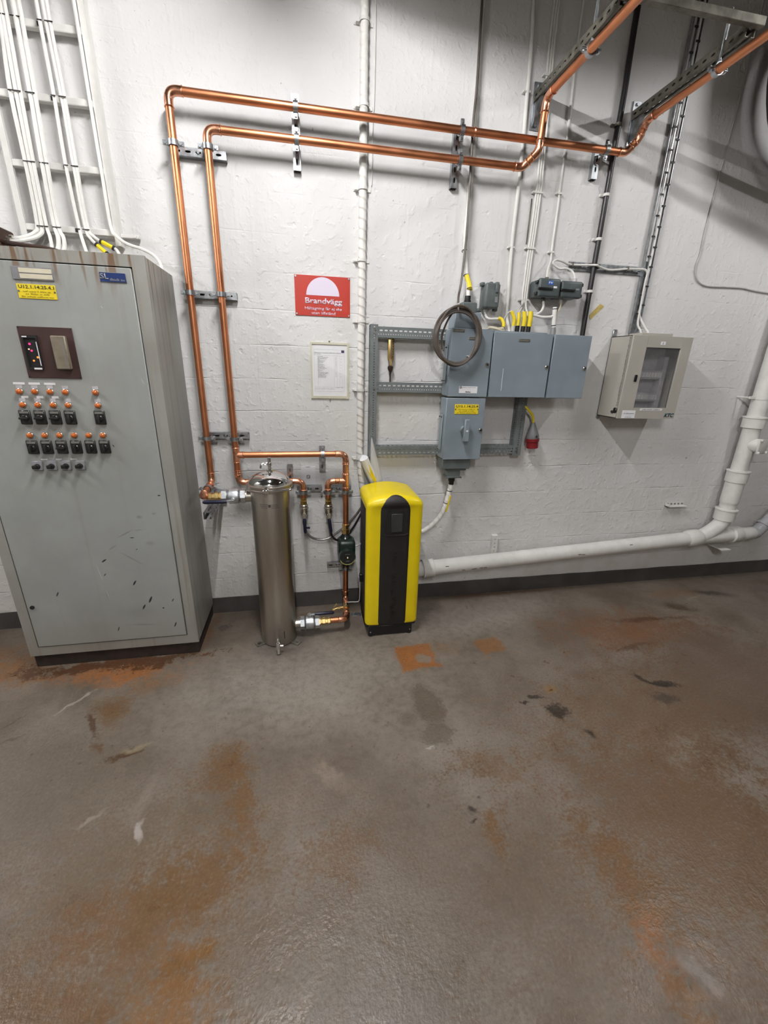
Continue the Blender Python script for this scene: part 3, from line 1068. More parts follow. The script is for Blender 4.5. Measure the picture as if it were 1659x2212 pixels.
for i, xx in enumerate(cols):
    switch(xx - .001, 1.3365, (90, 90, 90, 0, 0)[i])
for i, xx in enumerate(cols2):
    switch(xx - .001, 1.2020, (8, 0, 90, 0, 0, 0)[i])
for xx in (-1.218, -1.159, -1.0995, -1.041):
    s = B().box(xx - .021, xx + .021, YD - .008, YD, 1.092, 1.138, .003).build('key_switch', 'switch_grey', cab)
    B().box(xx - .018, xx + .018, YD - .0086, YD - .0076, 1.095, 1.135, .001).build('switch_face', 'grey_ink', s)
    k = B().lathe([(.013, 0), (.012, .010), (.010, .013)], (xx, YD - .008, 1.113), (0, -1, 0), 16)
    k.obox((xx - .003, YD - .024, 1.113), (.018, .016, .016), Matrix.Identity(3), .003, 2)
    k.build('knob', 'switch_black', s)
for i in range(3):
    B().box(-1.2 + i * .061, -1.175 + i * .061, YD - .0008, YD, 1.141, 1.147).build('white_label', 'white_plastic', cab, smooth=0)

# ------------------------------------------------------------------ cable ladder above the cabinet
lad = thing('cable_ladder', 'white painted cable ladder on the wall above the control cabinet', 'cable ladder', (-1.05, -.03, 2.12))
for xa, xb in ((-.862, -.838), (-1.258, -1.234)):
    r = B()
    r.box(xa, xb, -.052, -.048, 2.11, 3.70).box(xa if xa < -1 else xb - .003, xa + .003 if xa < -1 else xb, -.0479, -.004, 2.11, 3.70)
    r.build('side_rail', 'white_paint', lad, smooth=0)
for zz in (3.145, 2.898, 2.654, 2.408, 2.163):
    B().box(-1.25, -.84, -.050, -.022, zz - .014, zz + .014, .003).build('rung', 'white_paint', lad)
r = B().box(-.86, -.758, -.034, -.008, 2.150, 2.166, .002)
bolt(r, (-.775, -.034, 2.158), (0, -1, 0), .007, .007)
r.build('wall_bracket', 'white_paint', lad)

def cable(pts, r, mat, name, label, group=None, sub=6, n=8, cat='cable'):
    p = smoothpath(pts, sub)
    o = B().tube(p, r, n).build(name, mat, None, loc=pts[-1])
    return tag(o, label, cat, group)


G = 'white cables on the cable ladder'
yk = -.066
zt = 3.68
def lc(xs, r, tail, label, y=yk):
    pts = [(xs[0], y, zt), (xs[0], y, 3.15), (xs[0], y - .004, 2.90), (xs[1], y, 2.66), (xs[2], y - .003, 2.41), (xs[3], y, 2.18)] + tail
    cable(pts, r, 'white_cable', 'ladder_cable', label, G)


lc((-1.150, -1.172, -1.170, -1.176), .0085, [(-1.190, -.075, 2.135), (-1.235, -.10, 2.105), (-1.285, -.115, 2.095)], 'leftmost thick white cable on the ladder, bending left into the rusty box')
lc((-1.140, -1.150, -1.152, -1.158), .0085, [(-1.170, -.08, 2.125), (-1.225, -.12, 2.090), (-1.285, -.135, 2.078)], 'second white cable from the left on the ladder, bending into the rusty box')
lc((-1.125, -1.134, -1.138, -1.140), .0075, [(-1.126, -.085, 2.12), (-1.122, -.10, 2.07), (-1.140, -.115, 2.035), (-1.150, -.12, 2.00)], 'third white cable from the left on the ladder, dropping behind the yellow cable tag')
lc((-1.093, -1.097, -1.104, -1.106), .0095, [(-1.092, -.085, 2.12), (-1.095, -.10, 2.07), (-1.115, -.12, 2.03), (-1.125, -.125, 2.00)], 'fourth white cable from the left on the ladder, hooked onto the cabinet top')
lc((-1.072, -1.079, -1.085, -1.091), .0085, [(-1.070, -.085, 2.12), (-1.070, -.10, 2.07), (-1.090, -.12, 2.03), (-1.100, -.125, 2.00)], 'fifth white cable from the left on the ladder, hooked beside the fourth')
lc((-1.007, -1.007, -1.010, -1.004), .0075, [(-.990, -.085, 2.11), (-.975, -.10, 2.05), (-.970, -.11, 2.00)], 'single white cable left of the twin pair on the ladder, straight into the cabinet top')
lc((-.984, -.978, -.978, -.977), .0070, [(-.955, -.082, 2.125), (-.925, -.085, 2.095), (-.885, -.10, 2.055), (-.870, -.11, 2.00)], 'left cable of the twin pair on the ladder, with the lower yellow sleeve')
lc((-.969, -.966, -.966, -.966), .0070, [(-.940, -.082, 2.135), (-.905, -.085, 2.112), (-.850, -.09, 2.085), (-.832, -.10, 2.04), (-.828, -.11, 2.00)], 'right cable of the twin pair on the ladder, with the upper yellow sleeve')
pts8 = [(-.866, yk - .005, zt), (-.866, yk - .005, 3.15), (-.866, yk - .005, 2.9), (-.868, yk, 2.66), (-.867, yk, 2.41), (-.866, yk, 2.19), (-.845, -.075, 2.145), (-.80, -.08, 2.115), (-.74, -.085, 2.098), (-.69, -.09, 2.075), (-.660, -.10, 2.040), (-.650, -.11, 2.00)]
cable(pts8, .0075, 'white_cable', 'ladder_cable', 'white cable on the right rail of the ladder, sagging to the cabinet corner', G)
tie = B()
for zz in (2.898, 2.654, 2.408, 2.163):
    for xx, w in ((-1.006, .009), (-.972, .015), (-1.094, .018), (-1.152, .024)):
        tie.box(xx - w, xx + w, yk - .012, yk - .010, zz - .0018, zz + .0018)
    tie.box(-1.026, -1.014, -.056, -.050, zz - .008, zz + .006)
tie.pieces('cable_tie', 'rubber', lad, smooth=0)
for (a, q, lab) in (((-.932, -.084, 2.100), (-.893, -.096, 2.066), 'lower yellow tag sleeve on the twin cables above the cabinet'), ((-.910, -.086, 2.115), (-.862, -.090, 2.092), 'upper yellow tag sleeve on the twin cables above the cabinet')):
    a, q = Vector(a), Vector(q)
    t = thing('cable_tag', lab, 'cable tag', a, 'yellow cable tags')
    u, v, w = frame_from(q - a)
    B().cyl(a, q, .0095, n=8).build('sleeve', 'yellow_tag', t)
    e = B().cyl(a - w * .006, a + w * .002, .0115, n=8).cyl(q - w * .002, q + w * .006, .0112, n=8)
    e.pieces('end_tie', 'rubber', t)
# rusty junction box and brown cable on the cabinet top
jb = thing('junction_box', 'rusty brown junction box on the control cabinet top at the left edge', 'junction box', (-1.38, -.13, CZ1))
j = B().box(-1.52, -1.285, -.20, -.06, CZ1 + .0, CZ1 + .125, .006)
j.build('box_body', 'rust_dark', jb)
j = B()
for yy, zz in ((-.115, 2.095), (-.135, 2.078)):
    j.cyl((-1.287, yy, zz), (-1.262, yy, zz), .015, n=12)
j.pieces('gland', 'nickel', jb)
B().box(-1.52, -1.22, -.215, -.05, CZ1, CZ1 + .020, .002).build('base_plate', 'rust_dark', jb)
cable([(-1.285, -.17, 2.070), (-1.20, -.17, 2.062), (-1.12, -.16, 2.058), (-1.06, -.15, 2.045), (-1.035, -.15, 2.018), (-1.030, -.15, 1.995)], .009, 'brown_cable', 'brown_cable', 'dark brown cable lying across the control cabinet top')
t = thing('cable_tag', 'yellow tag lying on the cabinet top under the brown cable', 'cable tag', (-1.14, -.19, 2.03), 'yellow cable tags')
B().cyl((-1.185, -.185, 2.040), (-1.115, -.185, 2.035), .008, n=8).build('sleeve', 'yellow_tag', t)
e = B()
for xx in (-1.20, -1.15, -1.11):
    e.cyl((xx, -.17, CZ1), (xx, -.17, CZ1 + .024), .013, n=10)
e.pieces('white_gland', 'white_plastic', t)
# ------------------------------------------------------------------ copper piping
PR = .0175


def copper(t, pts, bend=.042, start_bead=True):
    """pipe lengths between corners, pressed elbows with beads at the corners"""
    pts = [Vector(p) for p in pts]
    cuts = []
    for i in range(1, len(pts) - 1):
        a, b_, c_ = pts[i - 1], pts[i], pts[i + 1]
        d0, d1 = a - b_, c_ - b_
        ang = d0.angle(d1)
        tt = min(bend / math.tan(ang / 2), d0.length * .45, d1.length * .45)
        p0, p1 = b_ + d0.normalized() * tt, b_ + d1.normalized() * tt
        e0 = p0 + d0.normalized() * min(.020, d0.length * .12)
        e1 = p1 + d1.normalized() * min(.020, d1.length * .12)
        path = [e0]
        for k in range(11):
            s = k / 10
            path.append((p0 * (1 - s) + b_ * s) * (1 - s) + (b_ * (1 - s) + p1 * s) * s)
        path.append(e1)
        e = B().tube(path, PR * 1.10, 18)
        for p, d in ((e0, d0), (e1, d1)):
            e.torus(p, d, PR * 1.10, .0028, 24, 6)
        e.build('elbow', 'copper_fit', t)
        cuts.append((e0, e1))
    a = pts[0]
    for i in range(len(pts) - 1):
        q = cuts[i][0] if i < len(cuts) else pts[-1]
        B().cyl(a, q, PR, n=20).build('pipe', 'copper', t)
        if i < len(cuts):
            a = cuts[i][1]


def tee(t, c, axis, out, la=.042, lo=.040):
    c, ax, ot = Vector(c), Vector(axis).normalized(), Vector(out).normalized()
    b = B().cyl(c - ax * la, c + ax * la, PR * 1.10, n=20).cyl(c, c + ot * lo, PR * 1.10, n=20)
    for p, d in ((c - ax * la, ax), (c + ax * la, ax), (c + ot * lo, ot)):
        b.torus(p, d, PR * 1.10, .0030, 24, 6)
    b.build('tee', 'copper_fit', t)


def coupling(t, c, axis, half=.018):
    c, ax = Vector(c), Vector(axis).normalized()
    b = B().cyl(c - ax * half, c + ax * half, PR * 1.09, n=20)
    for s in (-1, 1):
        b.torus(c + ax * half * s, ax, PR * 1.09, .0028, 24, 6)
    b.build('coupling', 'copper_fit', t)


YP = -.090
sup = thing('copper_pipe', 'outer copper pipe, leftmost riser and upper run along the wall', 'pipe', (-.537, YP, .92))
copper(sup, [(-.503, -.335, .919), (-.540, -.335, .919), (-.538, YP, .925), (-.538, YP, 2.722), (1.772, YP, 2.722), (1.812, -.118, 2.775), (1.822, -.150, 2.846), (1.826, -5.18, 2.850)])
coupling(sup, (.9, YP, 2.722), X, .001)
ret = thing('copper_pipe', 'inner copper pipe, second riser from the left and lower run along the wall', 'pipe', (-.389, YP, .92))
copper(ret, [(-.017, YP, .815), (-.017, YP, .925), (-.389, YP, .925), (-.389, YP, 2.600), (1.180, YP, 2.600), (1.232, -.150, 2.655), (1.240, -.150, 2.872), (1.276, -5.18, 2.893)])
tee(ret, (-.389, YP, 1.088), Z, X)
coupling(ret, (-.389, YP, .985), Z, .012)
bra = thing('copper_pipe', 'short copper branch pipe above the yellow unit feeding pump and right hose valve', 'pipe', (.244, YP, .63))
copper(bra, [(-.350, YP, 1.088), (.244, YP, 1.088), (.243, YP, .632)])
copper(bra, [(.215, YP, .920), (.133, YP, .920), (.133, YP, .812)])
tee(bra, (.2435, YP, .920), Z, -X)
coupling(bra, (.244, YP, 1.000), Z, .034)
low = thing('copper_pipe', 'copper pipe from the pump down to the floor valve of the tank', 'pipe', (.24, YP, .09))
copper(low, [(.241, YP, .345), (.239, YP, .090), (.222, -.335, .090), (.112, -.335, .090)])
tv = B().cyl((.2335, -.165, .090), (.2290, -.232, .090), .021, n=16).build('tap_body', 'brass', low)
tb = B()
tb.cyl((.231, -.20, .090), (.175, -.205, .092), .010, n=12).cyl((.19, -.204, .091), (.178, -.205, .092), .014, n=6)
tb.cyl((.178, -.205, .092), (.145, -.208, .082), .007, n=10)
tb.obox((.160, -.206, .112), (.034, .006, .008), Matrix.Rotation(radians(-48), 3, 'Y'), .001)
tb.obox((.150, -.207, .083), (.022, .018, .010), Matrix.Rotation(radians(-14), 3, 'Y'), .002)
tb.build('drain_tap', 'brass', low)
B().cyl((.231, -.2, .10), (.231, -.2, .128), .010, n=12).cyl((.231, -.2, .122), (.245, -.2, .128), .005, n=8).build('sensor_boss', 'chrome', low)


# ------------------------------------------------------------------ mounting rails with rubber-lined pipe clamps
def clamp(t, c, axis, wall=(0, 1, 0), ear=None, stud=.055, rr=PR):
    c, ax = Vector(c), Vector(axis).normalized()
    w = Vector(wall).normalized()
    e = Vector(ear).normalized() if ear else ax.cross(w).normalized()
    k = B().band(c, ax, rr * 1.16, .022, .004, 24)
    for s in (-1, 1):
        p = c + e * s * (rr + .016)
        b_ = Matrix((e, w, ax)).transposed()
        k.obox(p + w * .003, (.024, .0025, .018), b_, .0005)
        k.obox(p - w * .003, (.024, .0025, .018), b_, .0005)
        k.cyl(p + w * .010, p - w * .010, .0035, n=8)
        k.cyl(p - w * .005, p - w * .011, .0072, n=6)
    k.cyl(c + w * (rr + .003), c + w * stud, .005, n=8)
    k.cyl(c + w * (rr + .003), c + w * (rr + .014), .009, n=6)
    o = k.build('pipe_clamp', 'zinc', t)
    B().band(c, ax, rr * 1.01, .023, .0022, 20).build('rubber_lining', 'rubber', o)


def rail(t, p0, p1, width=.034, depth=.028, mat='zinc', face=(0, -1, 0), base_y=0.0, pitch=.046):
    """slotted C-channel lying on the wall between p0 and p1 (x,z)"""
    p0, p1 = Vector((p0[0], base_y, p0[1])), Vector((p1[0], base_y, p1[1]))
    U = (p1 - p0)
    L = U.length
    U.normalize()
    Vv = Vector((0, 0, 1)) if abs(U.x) > .5 else Vector((-1, 0, 0))
    F = Vector((0, -depth, 0))
    h = width / 2
    b = B()
    perf(b, p0 + F - Vv * h, U, Vv, L, [(0, h - .006, 0, 0, 0), (h - .006, h + .006, pitch, pitch * .55, .0105), (h + .006, width, 0, 0, 0)])
    for s in (-1, 1):
        q = p0 + Vv * (h * s)
        b.add([q, q + U * L, q + U * L + F, q + F], [(0, 1, 2, 3)])
    o = solid(b.build('rail', mat, t, smooth=0), .0022)
    B().add([p0 - Vv * h * .9 + F * .06, p0 + U * L - Vv * h * .9 + F * .06, p0 + U * L + Vv * h * .9 + F * .06, p0 + Vv * h * .9 + F * .06], [(0, 1, 2, 3)]).build('rail_back', 'beige_dark', t, smooth=0)
    k = B()
    c = (p0 + p1) / 2 + F
    k.cyl(c, c + Vector((0, -.006, 0)), .007, n=6)
    k.build('anchor_bolt', 'zinc', t)
    return o


GR = 'slotted mounting rails with pipe clamps'
CAT = 'pipe bracket'


def bracket(label, p0, p1, clamps, axis, **kw):
    t = thing('mounting_rail', label, CAT, ((p0[0] + p1[0]) / 2, 0, min(p0[1], p1[1])), GR)
    rail(t, p0, p1, **kw)
    for c in clamps:
        clamp(t, c, axis)
    return t


bracket('top horizontal clamp rail on the two left copper risers', (-.572, 2.527), (-.318, 2.527), [(-.538, YP, 2.529), (-.389, YP, 2.530)], Z)
bracket('middle horizontal clamp rail on the two left copper risers', (-.574, 1.921), (-.322, 1.921), [(-.538, YP, 1.918), (-.389, YP, 1.918)], Z)
bracket('bottom horizontal clamp rail on the two left copper risers', (-.576, 1.190), (-.317, 1.190), [(-.538, YP, 1.185), (-.389, YP, 1.180)], Z)
bracket('vertical clamp rail on the upper copper runs above the red sign', (.015, 2.500), (.015, 2.800), [(.016, YP, 2.722), (.016, YP, 2.600)], X)
bracket('vertical clamp rail on the upper copper runs left of the dark cable', (.831, 2.500), (.831, 2.752), [(.834, YP, 2.722), (.834, YP, 2.600)], X)
bracket('short vertical clamp rail on the upper copper run beside the black cable', (1.645, 2.614), (1.645, 2.748), [(1.652, YP, 2.722)], X)
bracket('short vertical clamp rail on the copper branch above the white card', (.105, .966), (.105, 1.122), [(.106, YP, 1.088)], X)
bracket('small horizontal clamp rail above the left hose valve', (-.056, .856), (.100, .856), [(-.017, YP, .853)], Z)
bracket('small horizontal clamp rail above the right hose valve and pump', (.118, .852), (.282, .852), [(.133, YP, .848), (.2433, YP, .848)], Z)
bracket('small clamp rail on the wall below the pump', (.122, .318), (.262, .318), [(.2405, YP, .322)], Z, width=.028)
t = thing('mounting_rail', 'bare rail end on the wall behind the tank lid', CAT, (-.055, 0, .97), GR)
rail(t, (-.092, 1.01), (-.092, .90))

# support arm under the left valve
arm = thing('support_arm', 'slotted steel support arm below the blue valve handle', CAT, (-.517, 0, .80), GR)


def strut(t, x, z, y0, y1, w=.040, h=.038, mat='zinc', pitch=.05):
    b = B()
    L = y0 - y1
    for s in (-1, 1):
        perf(b, (x + s * w / 2, y0, z - h / 2), (0, -1, 0), (0, 0, 1), L, [(0, h * .32, 0, 0, 0), (h * .32, h * .68, pitch, pitch * .5, h * .26), (h * .68, h, 0, 0, 0)])
    perf(b, (x - w / 2, y0, z + h / 2), (0, -1, 0), (1, 0, 0), L, [(0, w * .33, 0, 0, 0), (w * .33, w * .67, pitch, pitch * .55, w * .26), (w * .67, w, 0, 0, 0)])
    perf(b, (x - w / 2, y0, z - h / 2), (0, -1, 0), (1, 0, 0), L, [(0, w * .30, 0, 0, 0), (w * .7, w, 0, 0, 0)])
    return solid(b.build('channel', mat, t, smooth=0), .0025)


strut(arm, -.517, .822, 0, -.378, .038, .036)
B().box(-.55, -.484, -.005, 0, .755, .865, .001).build('wall_plate', 'zinc', arm)
clamp(arm, (-.539, -.205, .9215), Y, wall=(0, 0, -1), ear=(1, 0, 0), stud=.085)
B().box(-.545, -.49, -.235, -.175, .838, .843).build('mount_plate', 'zinc', arm)

# ceiling-side arms that carry the two copper pipes into the room
AG = 'slotted wall arms carrying the copper pipes'
for (x, z, xp, zp, yc, lab) in ((1.262, 2.937, 1.2445, 2.875, -.475, 'left slotted wall arm carrying the copper pipe into the room'), (1.850, 2.925, 1.8233, 2.847, -.540, 'right slotted wall arm carrying the copper pipe into the room')):
    t = thing('strut_bracket', lab, CAT, (x, 0, z), AG)
    strut(t, x, z, -.006, -.640, .041, .041, 'old_zinc', .042)
    B().box(x - .025, x + .025, -.008, 0, z - .135, z + .065, .001).build('wall_plate', 'zinc', t)
    w_ = B()
    w_.add([(x - .015, -.01, z - .02), (x - .015, -.01, z - .125), (x - .015, -.075, z - .02), (x + .012, -.01, z - .02), (x + .012, -.01, z - .125), (x + .012, -.075, z - .02)],
           [(0, 1, 2), (3, 5, 4), (1, 4, 5, 2), (0, 2, 5, 3), (0, 3, 4, 1)])
    w_.build('gusset', 'zinc', t, smooth=0)
    k = B()
    for zz in (z - .118, z + .05):
        bolt(k, (x, -.008, zz), (0, -1, 0), .008, .008)
    k.pieces('anchor_bolt', 'zinc', t)
    s = (yc - (-.15)) / (-5.18 + .15)
    xc = xp + (1.276 - 1.240) * s if xp < 1.5 else xp + .004 * s
    clamp(t, (xc, yc, zp + .021 * s), Y, wall=(0, 0, 1), ear=(1, 0, 0), stud=.16)
    B().cyl((xc + .002, yc, zp + .03), (xc + .006, yc - .004, z + .125), .0035, n=8).build('threaded_rod', 'zinc', t)
t = thing('cross_bar', 'dusty horizontal bar joining the ends of the two wall arms', CAT, (1.5, -.655, 2.92))
b = B().box(1.05, 1.885, -.668, -.642, 2.928, 2.958, .002)
b.build('bar', 'old_zinc', t)
k = B()
for xx in (1.262, 1.850):
    bolt(k, (xx, -.645, 2.935), (0, 1, 0), .009, .009)
k.pieces('bolt', 'zinc', t)

# ------------------------------------------------------------------ stainless filter tank
TX, TY, TR = -.192, -.338, .102
tank = thing('filter_tank', 'tall cylindrical stainless steel filter tank with domed lid', 'tank', (TX, TY, 0))
B().lathe([(TR * .96, .006), (TR, .014), (TR, .955), (TR * .99, .958)], (TX, TY, 0), Z, 48).build('vessel', 'stainless', tank)
B().lathe([(.112, .955), (.121, .957), (.121, .968), (.119, .970), (.119, .974), (.121, .976), (.121, .987), (.114, .990)], (TX, TY, 0), Z, 48).build('flange', 'stainless', tank)
prof = []
for i in range(13):
    a = (pi / 2) * i / 12
    prof.append((max(.002, .109 * cos(a)), .988 + .062 * sin(a)))
B().lathe(prof, (TX, TY, 0), Z, 48).build('domed_lid', 'chrome', tank)
vt = B().lathe([(.017, 0), (.017, .012), (.010, .014), (.009, .030), (.013, .034), (.013, .048), (.009, .052), (.009, .074), (.007, .076)], (TX + .006, TY, 1.047), Z, 16)
vt.cyl((TX + .006, TY, 1.092), (TX - .030, TY - .006, 1.090), .007, n=10).cyl((TX - .012, TY - .003, 1.091), (TX - .020, TY - .004, 1.091), .010, n=8)
vt.tube(smoothpath([(TX - .026, TY - .006, 1.090), (TX - .036, TY - .008, 1.086), (TX - .040, TY - .008, 1.068)], 4), .005, 8)
vt.build('vent_tap', 'chrome', tank)
lev = B()
lev.cyl((TX - .010, TY - .128, .972), (TX + .112, TY - .098, .972), .0048, n=10).sphere((TX + .112, TY - .098, .972), .008, 10, 6)
lev.box(TX - .026, TX + .008, TY - .137, TY - .115, .962, .982, .003)
lev.cyl((TX - .010, TY - .126, .950), (TX - .010, TY - .126, .992), .006, n=8)
lev.build('closing_lever', 'chrome', tank)
B().cyl((TX - .098, TY, .913), (TX - .128, TY, .913), .031, n=24).build('inlet_stub', 'stainless', tank)
B().cyl((TX + .095, TY, .090), (TX + .130, TY, .090), .027, n=24).build('outlet_stub', 'stainless', tank)
for a in (205, 325, 85):
    ft = B()
    ca, sa = cos(radians(a)), sin(radians(a))
    c = Vector((TX + ca * .118, TY + sa * .118, .004))
    ft.obox(c, (.060, .038, .006), Matrix.Rotation(radians(a), 3, 'Z'), .001)
    ft.cyl(c + Vector((ca * .012, sa * .012, 0)), c + Vector((ca * .012, sa * .012, .014)), .009, n=6)
    ft.build('foot_lug', 'old_zinc', tank)
dr = B().cyl((TX + .002, TY - .095, .042), (TX + .002, TY - .150, .042), .012, n=12)
dr.lathe([(.012, -.020), (.013, 0), (.012, .030), (.008, .034), (.008, .044), (.0095, .050), (.006, .056)], (TX + .002, TY - .150, .042), Z, 14)
dr.cyl((TX + .002, TY - .150, .048), (TX + .030, TY - .150, .046), .007, n=10)
dr.build('drain_cock', 'chrome', tank)
B().tube([(TX + .002, TY - .150, .030), (TX + .003, TY - .158, .018), (TX + .004, TY - .168, .004)], .0115, 12).build('drain_spout', 'old_zinc', tank)
# small printed emblem and a dark slot, curved with the vessel
def on_tank(b, a0, a1, z0, z1, n=6, r=TR + .0006):
    vs, fs = [], []
    for i in range(n + 1):
        a = radians(a0 + (a1 - a0) * i / n)
        for zz in (z0, z1):
            vs.append((TX + r * sin(a), TY - r * cos(a), zz))
    for i in range(n):
        fs.append((2 * i, 2 * i + 2, 2 * i + 3, 2 * i + 1))
    b.add(vs, fs)


em = B()
for i, zz in enumerate((.893, .884, .875)):
    on_tank(em, -28 + i * 1.5, -3 - i, zz, zz + .0022)
    on_tank(em, 4 + i, 26 + i * .7, zz - .003, zz - .0008)
on_tank(em, -3, 4, .878, .893, 3)
em.build('emblem', 'etch', tank, smooth=0)
sl = B()
on_tank(sl, 20, 22, .055, .105, 2)
sl.build('level_slot', 'joint_dark', tank, smooth=0)


# ------------------------------------------------------------------ ball valves
def hexnut(b, p0, p1, r):
    b.cyl(p0, p1, r, n=6)


def big_valve(label, x0, x1, y, z, flip, lever, stem):
    """horizontal ball valve along x, tank side at x0"""
    t = thing('ball_valve', label, 'valve', ((x0 + x1) / 2, y, z))
    s = 1 if x1 > x0 else -1
    L = abs(x1 - x0)
    ax = Vector((s, 0, 0))
    o = Vector((x0, y, z))
    b = B()
    b.lathe([(.027, 0), (.028, .22 * L), (.034, .25 * L), (.041, .31 * L), (.0425, .5 * L), (.041, .69 * L), (.034, .75 * L), (.030, .78 * L), (.028, L)], o, ax, 24)
    b.build('valve_body', 'valve_steel', t)
    b = B()
    hexnut(b, o + ax * (.02 * L), o + ax * (.22 * L), .040)
    hexnut(b, o + ax * (.80 * L), o + ax * (1.0 * L), .040)
    b.pieces('hex_end', 'valve_steel', t)
    b = B()
    sv = Vector(stem)
    c = o + ax * (.5 * L)
    b.cyl(c + sv * .030, c + sv * .056, .014, n=12).cyl(c + sv * .050, c + sv * .062, .010, n=6)
    b.obox(c + sv * .056 + Vector(lever) * .020, (.050, .016, .004) if abs(sv.z) > .5 else (.050, .004, .016), Matrix.Identity(3), .001)
    b.build('stem', 'valve_steel', t)
    hpt = c + sv * .056
    b = B()
    lv = Vector(lever)
    a0, a1 = hpt + lv * .030, hpt + lv * .150
    pts = [a0, a0 + lv * .02, a1 - lv * .01, a1]
    rad = [.0085, .0105, .0105, .006]
    b.tube(pts, rad, 12)
    b.build('lever_handle', 'navy', t, label='dark blue lever handle')
    b = B()
    e = o + ax * L
    b.lathe([(.028, 0), (.028, .008), (.020, .010), (.020, .016), (.0245, .018), (.0245, .036), (.019, .038), (.019, .050), (.0225, .052), (.0225, .066), (.0185, .070)], e, ax, 6 if flip else 12)
    b.build('compression_fitting', 'brass', t)
    return t


big_valve('galvanised ball valve with blue handle at the tank top inlet', -.318, -.440, TY, .916, True, (-1, 0, 0), (0, -1, -.22))
big_valve('galvanised ball valve with blue handle at the tank bottom outlet', -.064, .052, TY, .090, True, (1, 0, 0), (0, 0, 1))


def hose_valve(label, x, zt, tilt):
    t = thing('hose_valve', label, 'valve', (x, YP, zt - .13), 'small hose valves')
    b = B().lathe([(.0205, 0), (.0205, -.008), (.018, -.010), (.018, -.018), (.022, -.020), (.022, -.042), (.018, -.046)], (x, YP, zt), Z, 6)
    b.build('brass_union', 'brass', t)
    b = B().lathe([(.022, -.044), (.026, -.048), (.026, -.062), (.029, -.064), (.029, -.070), (.024, -.074), (.026, -.094), (.020, -.112), (.015, -.122), (.015, -.150), (.012, -.152)], (x, YP, zt), Z, 18)
    b.cyl((x, YP - .020, zt - .098), (x, YP - .042, zt - .098), .010, n=12)
    b.cyl((x, YP - .038, zt - .098), (x, YP - .046, zt - .098), .012, n=6)
    b.box(x - .010, x + .010, YP - .047, YP - .042, zt - .128, zt - .090, .001)
    b.build('valve_body', 'nickel', t)
    h = B()
    dx = tilt
    h.tube([(x, YP - .045, zt - .122), (x + dx * .2, YP - .048, zt - .135), (x + dx * .9, YP - .050, zt - .205), (x + dx, YP - .049, zt - .216)], [.0085, .0105, .0095, .006], 10)
    h.build('lever_handle', 'navy', t, label='dark blue lever handle')
    return t


hv = hose_valve('hose valve with blue handle right behind the tank', -.017, .820, .003)
B().box(-.006, .016, YP - .052, YP - .046, .632, .643, .001).build('lock_tab', 'navy', hv)
hose_valve('hose valve with blue handle between tank and pump', .134, .815, .012)

# ------------------------------------------------------------------ circulation pump
pump = thing('circulation_pump', 'small dark green circulation pump with round display', 'pump', (.241, YP, .35))
B().lathe([(.018, .075), (.0235, .072), (.0235, .052), (.020, .050), (.020, .040), (.027, .038), (.027, .012), (.022, .010), (.022, 0)], (.242, YP, .562), Z, 8).build('brass_union', 'brass', pump)
b = B()
b.lathe([(.020, .570), (.024, .565), (.030, .555), (.040, .545), (.042, .500), (.042, .440), (.036, .410), (.026, .385), (.024, .345), (.020, .340)][::-1], (.241, YP, 0), Z, 20)
b.build('volute', 'pump_disc', pump)
b = B().box(.187, .297, -.175, -.060, .425, .545, .022, 4)
b.build('housing', 'pump_green', pump)
b = B().lathe([(.050, 0), (.052, .010), (.052, .052), (.049, .058), (.0475, .058)], (.242, -.150, .452), (0, -1, 0), 36)
b.build('control_head', 'pump_green', pump)
B().lathe([(.0465, .0575), (.0465, .0592), (.001, .0592)], (.242, -.150, .452), (0, -1, 0), 36).build('display_face', 'pump_disc', pump)
ar = []
for i in range(21):
    a = radians(200 + 140 * i / 20)
    ar.append((.242 + .0478 * cos(a), -.2085, .452 + .0478 * sin(a)))
B().tube(ar, .0022, 6).build('display_ring', 'lime', pump)
B().prism([(0, .007), (.004, 0), (0, -.007), (-.004, 0)], (.242, -.2092, .452), X, Z, .0006).build('display_mark', 'led_soft', pump, smooth=0)
small_print(pump, .226, .258, .474, -.2095, .003, 'grey_ink', [5], 'display_print')
small_print(pump, .230, .254, .428, -.2095, .003, 'grey_ink', [4], 'display_print')
B().lathe([(.026, .392), (.0225, .37), (.0225, .352), (.019, .345)][::-1], (.241, YP, 0), Z, 12).build('lower_union', 'brass', pump)

# hoses
cable([(-.017, YP, .675), (-.014, -.10, .62), (.004, -.105, .578), (.040, -.105, .550), (.090, -.105, .540), (.146, -.10, .553), (.205, -.07, .582), (.255, -.045, .610), (.310, -.06, .680), (.345, -.09, .745), (.365, -.13, .78)], .0080, 'hose_grey', 'water_hose', 'grey hose looping from the left hose valve to the yellow unit', cat='hose')
cable([(.136, YP, .67), (.141, -.10, .62), (.150, -.105, .57), (.168, -.10, .540), (.195, -.08, .52), (.24, -.045, .52), (.30, -.05, .60), (.350, -.11, .725), (.375, -.15, .76)], .0075, 'black_cable', 'water_hose', 'black hose from the right hose valve passing behind the pump', cat='hose')
cable([(.290, -.115, .486), (.315, -.12, .492), (.335, -.13, .508), (.37, -.15, .53)], .0055, 'grey_cable', 'pump_cable', 'short grey power cable between pump and yellow unit')
cable([(.245, -.200, .127), (.275, -.200, .126), (.300, -.205, .127), (.316, -.212, .140), (.319, -.22, .20), (.318, -.235, .30)], .0028, 'white_cable', 'sensor_wire', 'thin white wire from the floor tap up the side of the yellow unit')
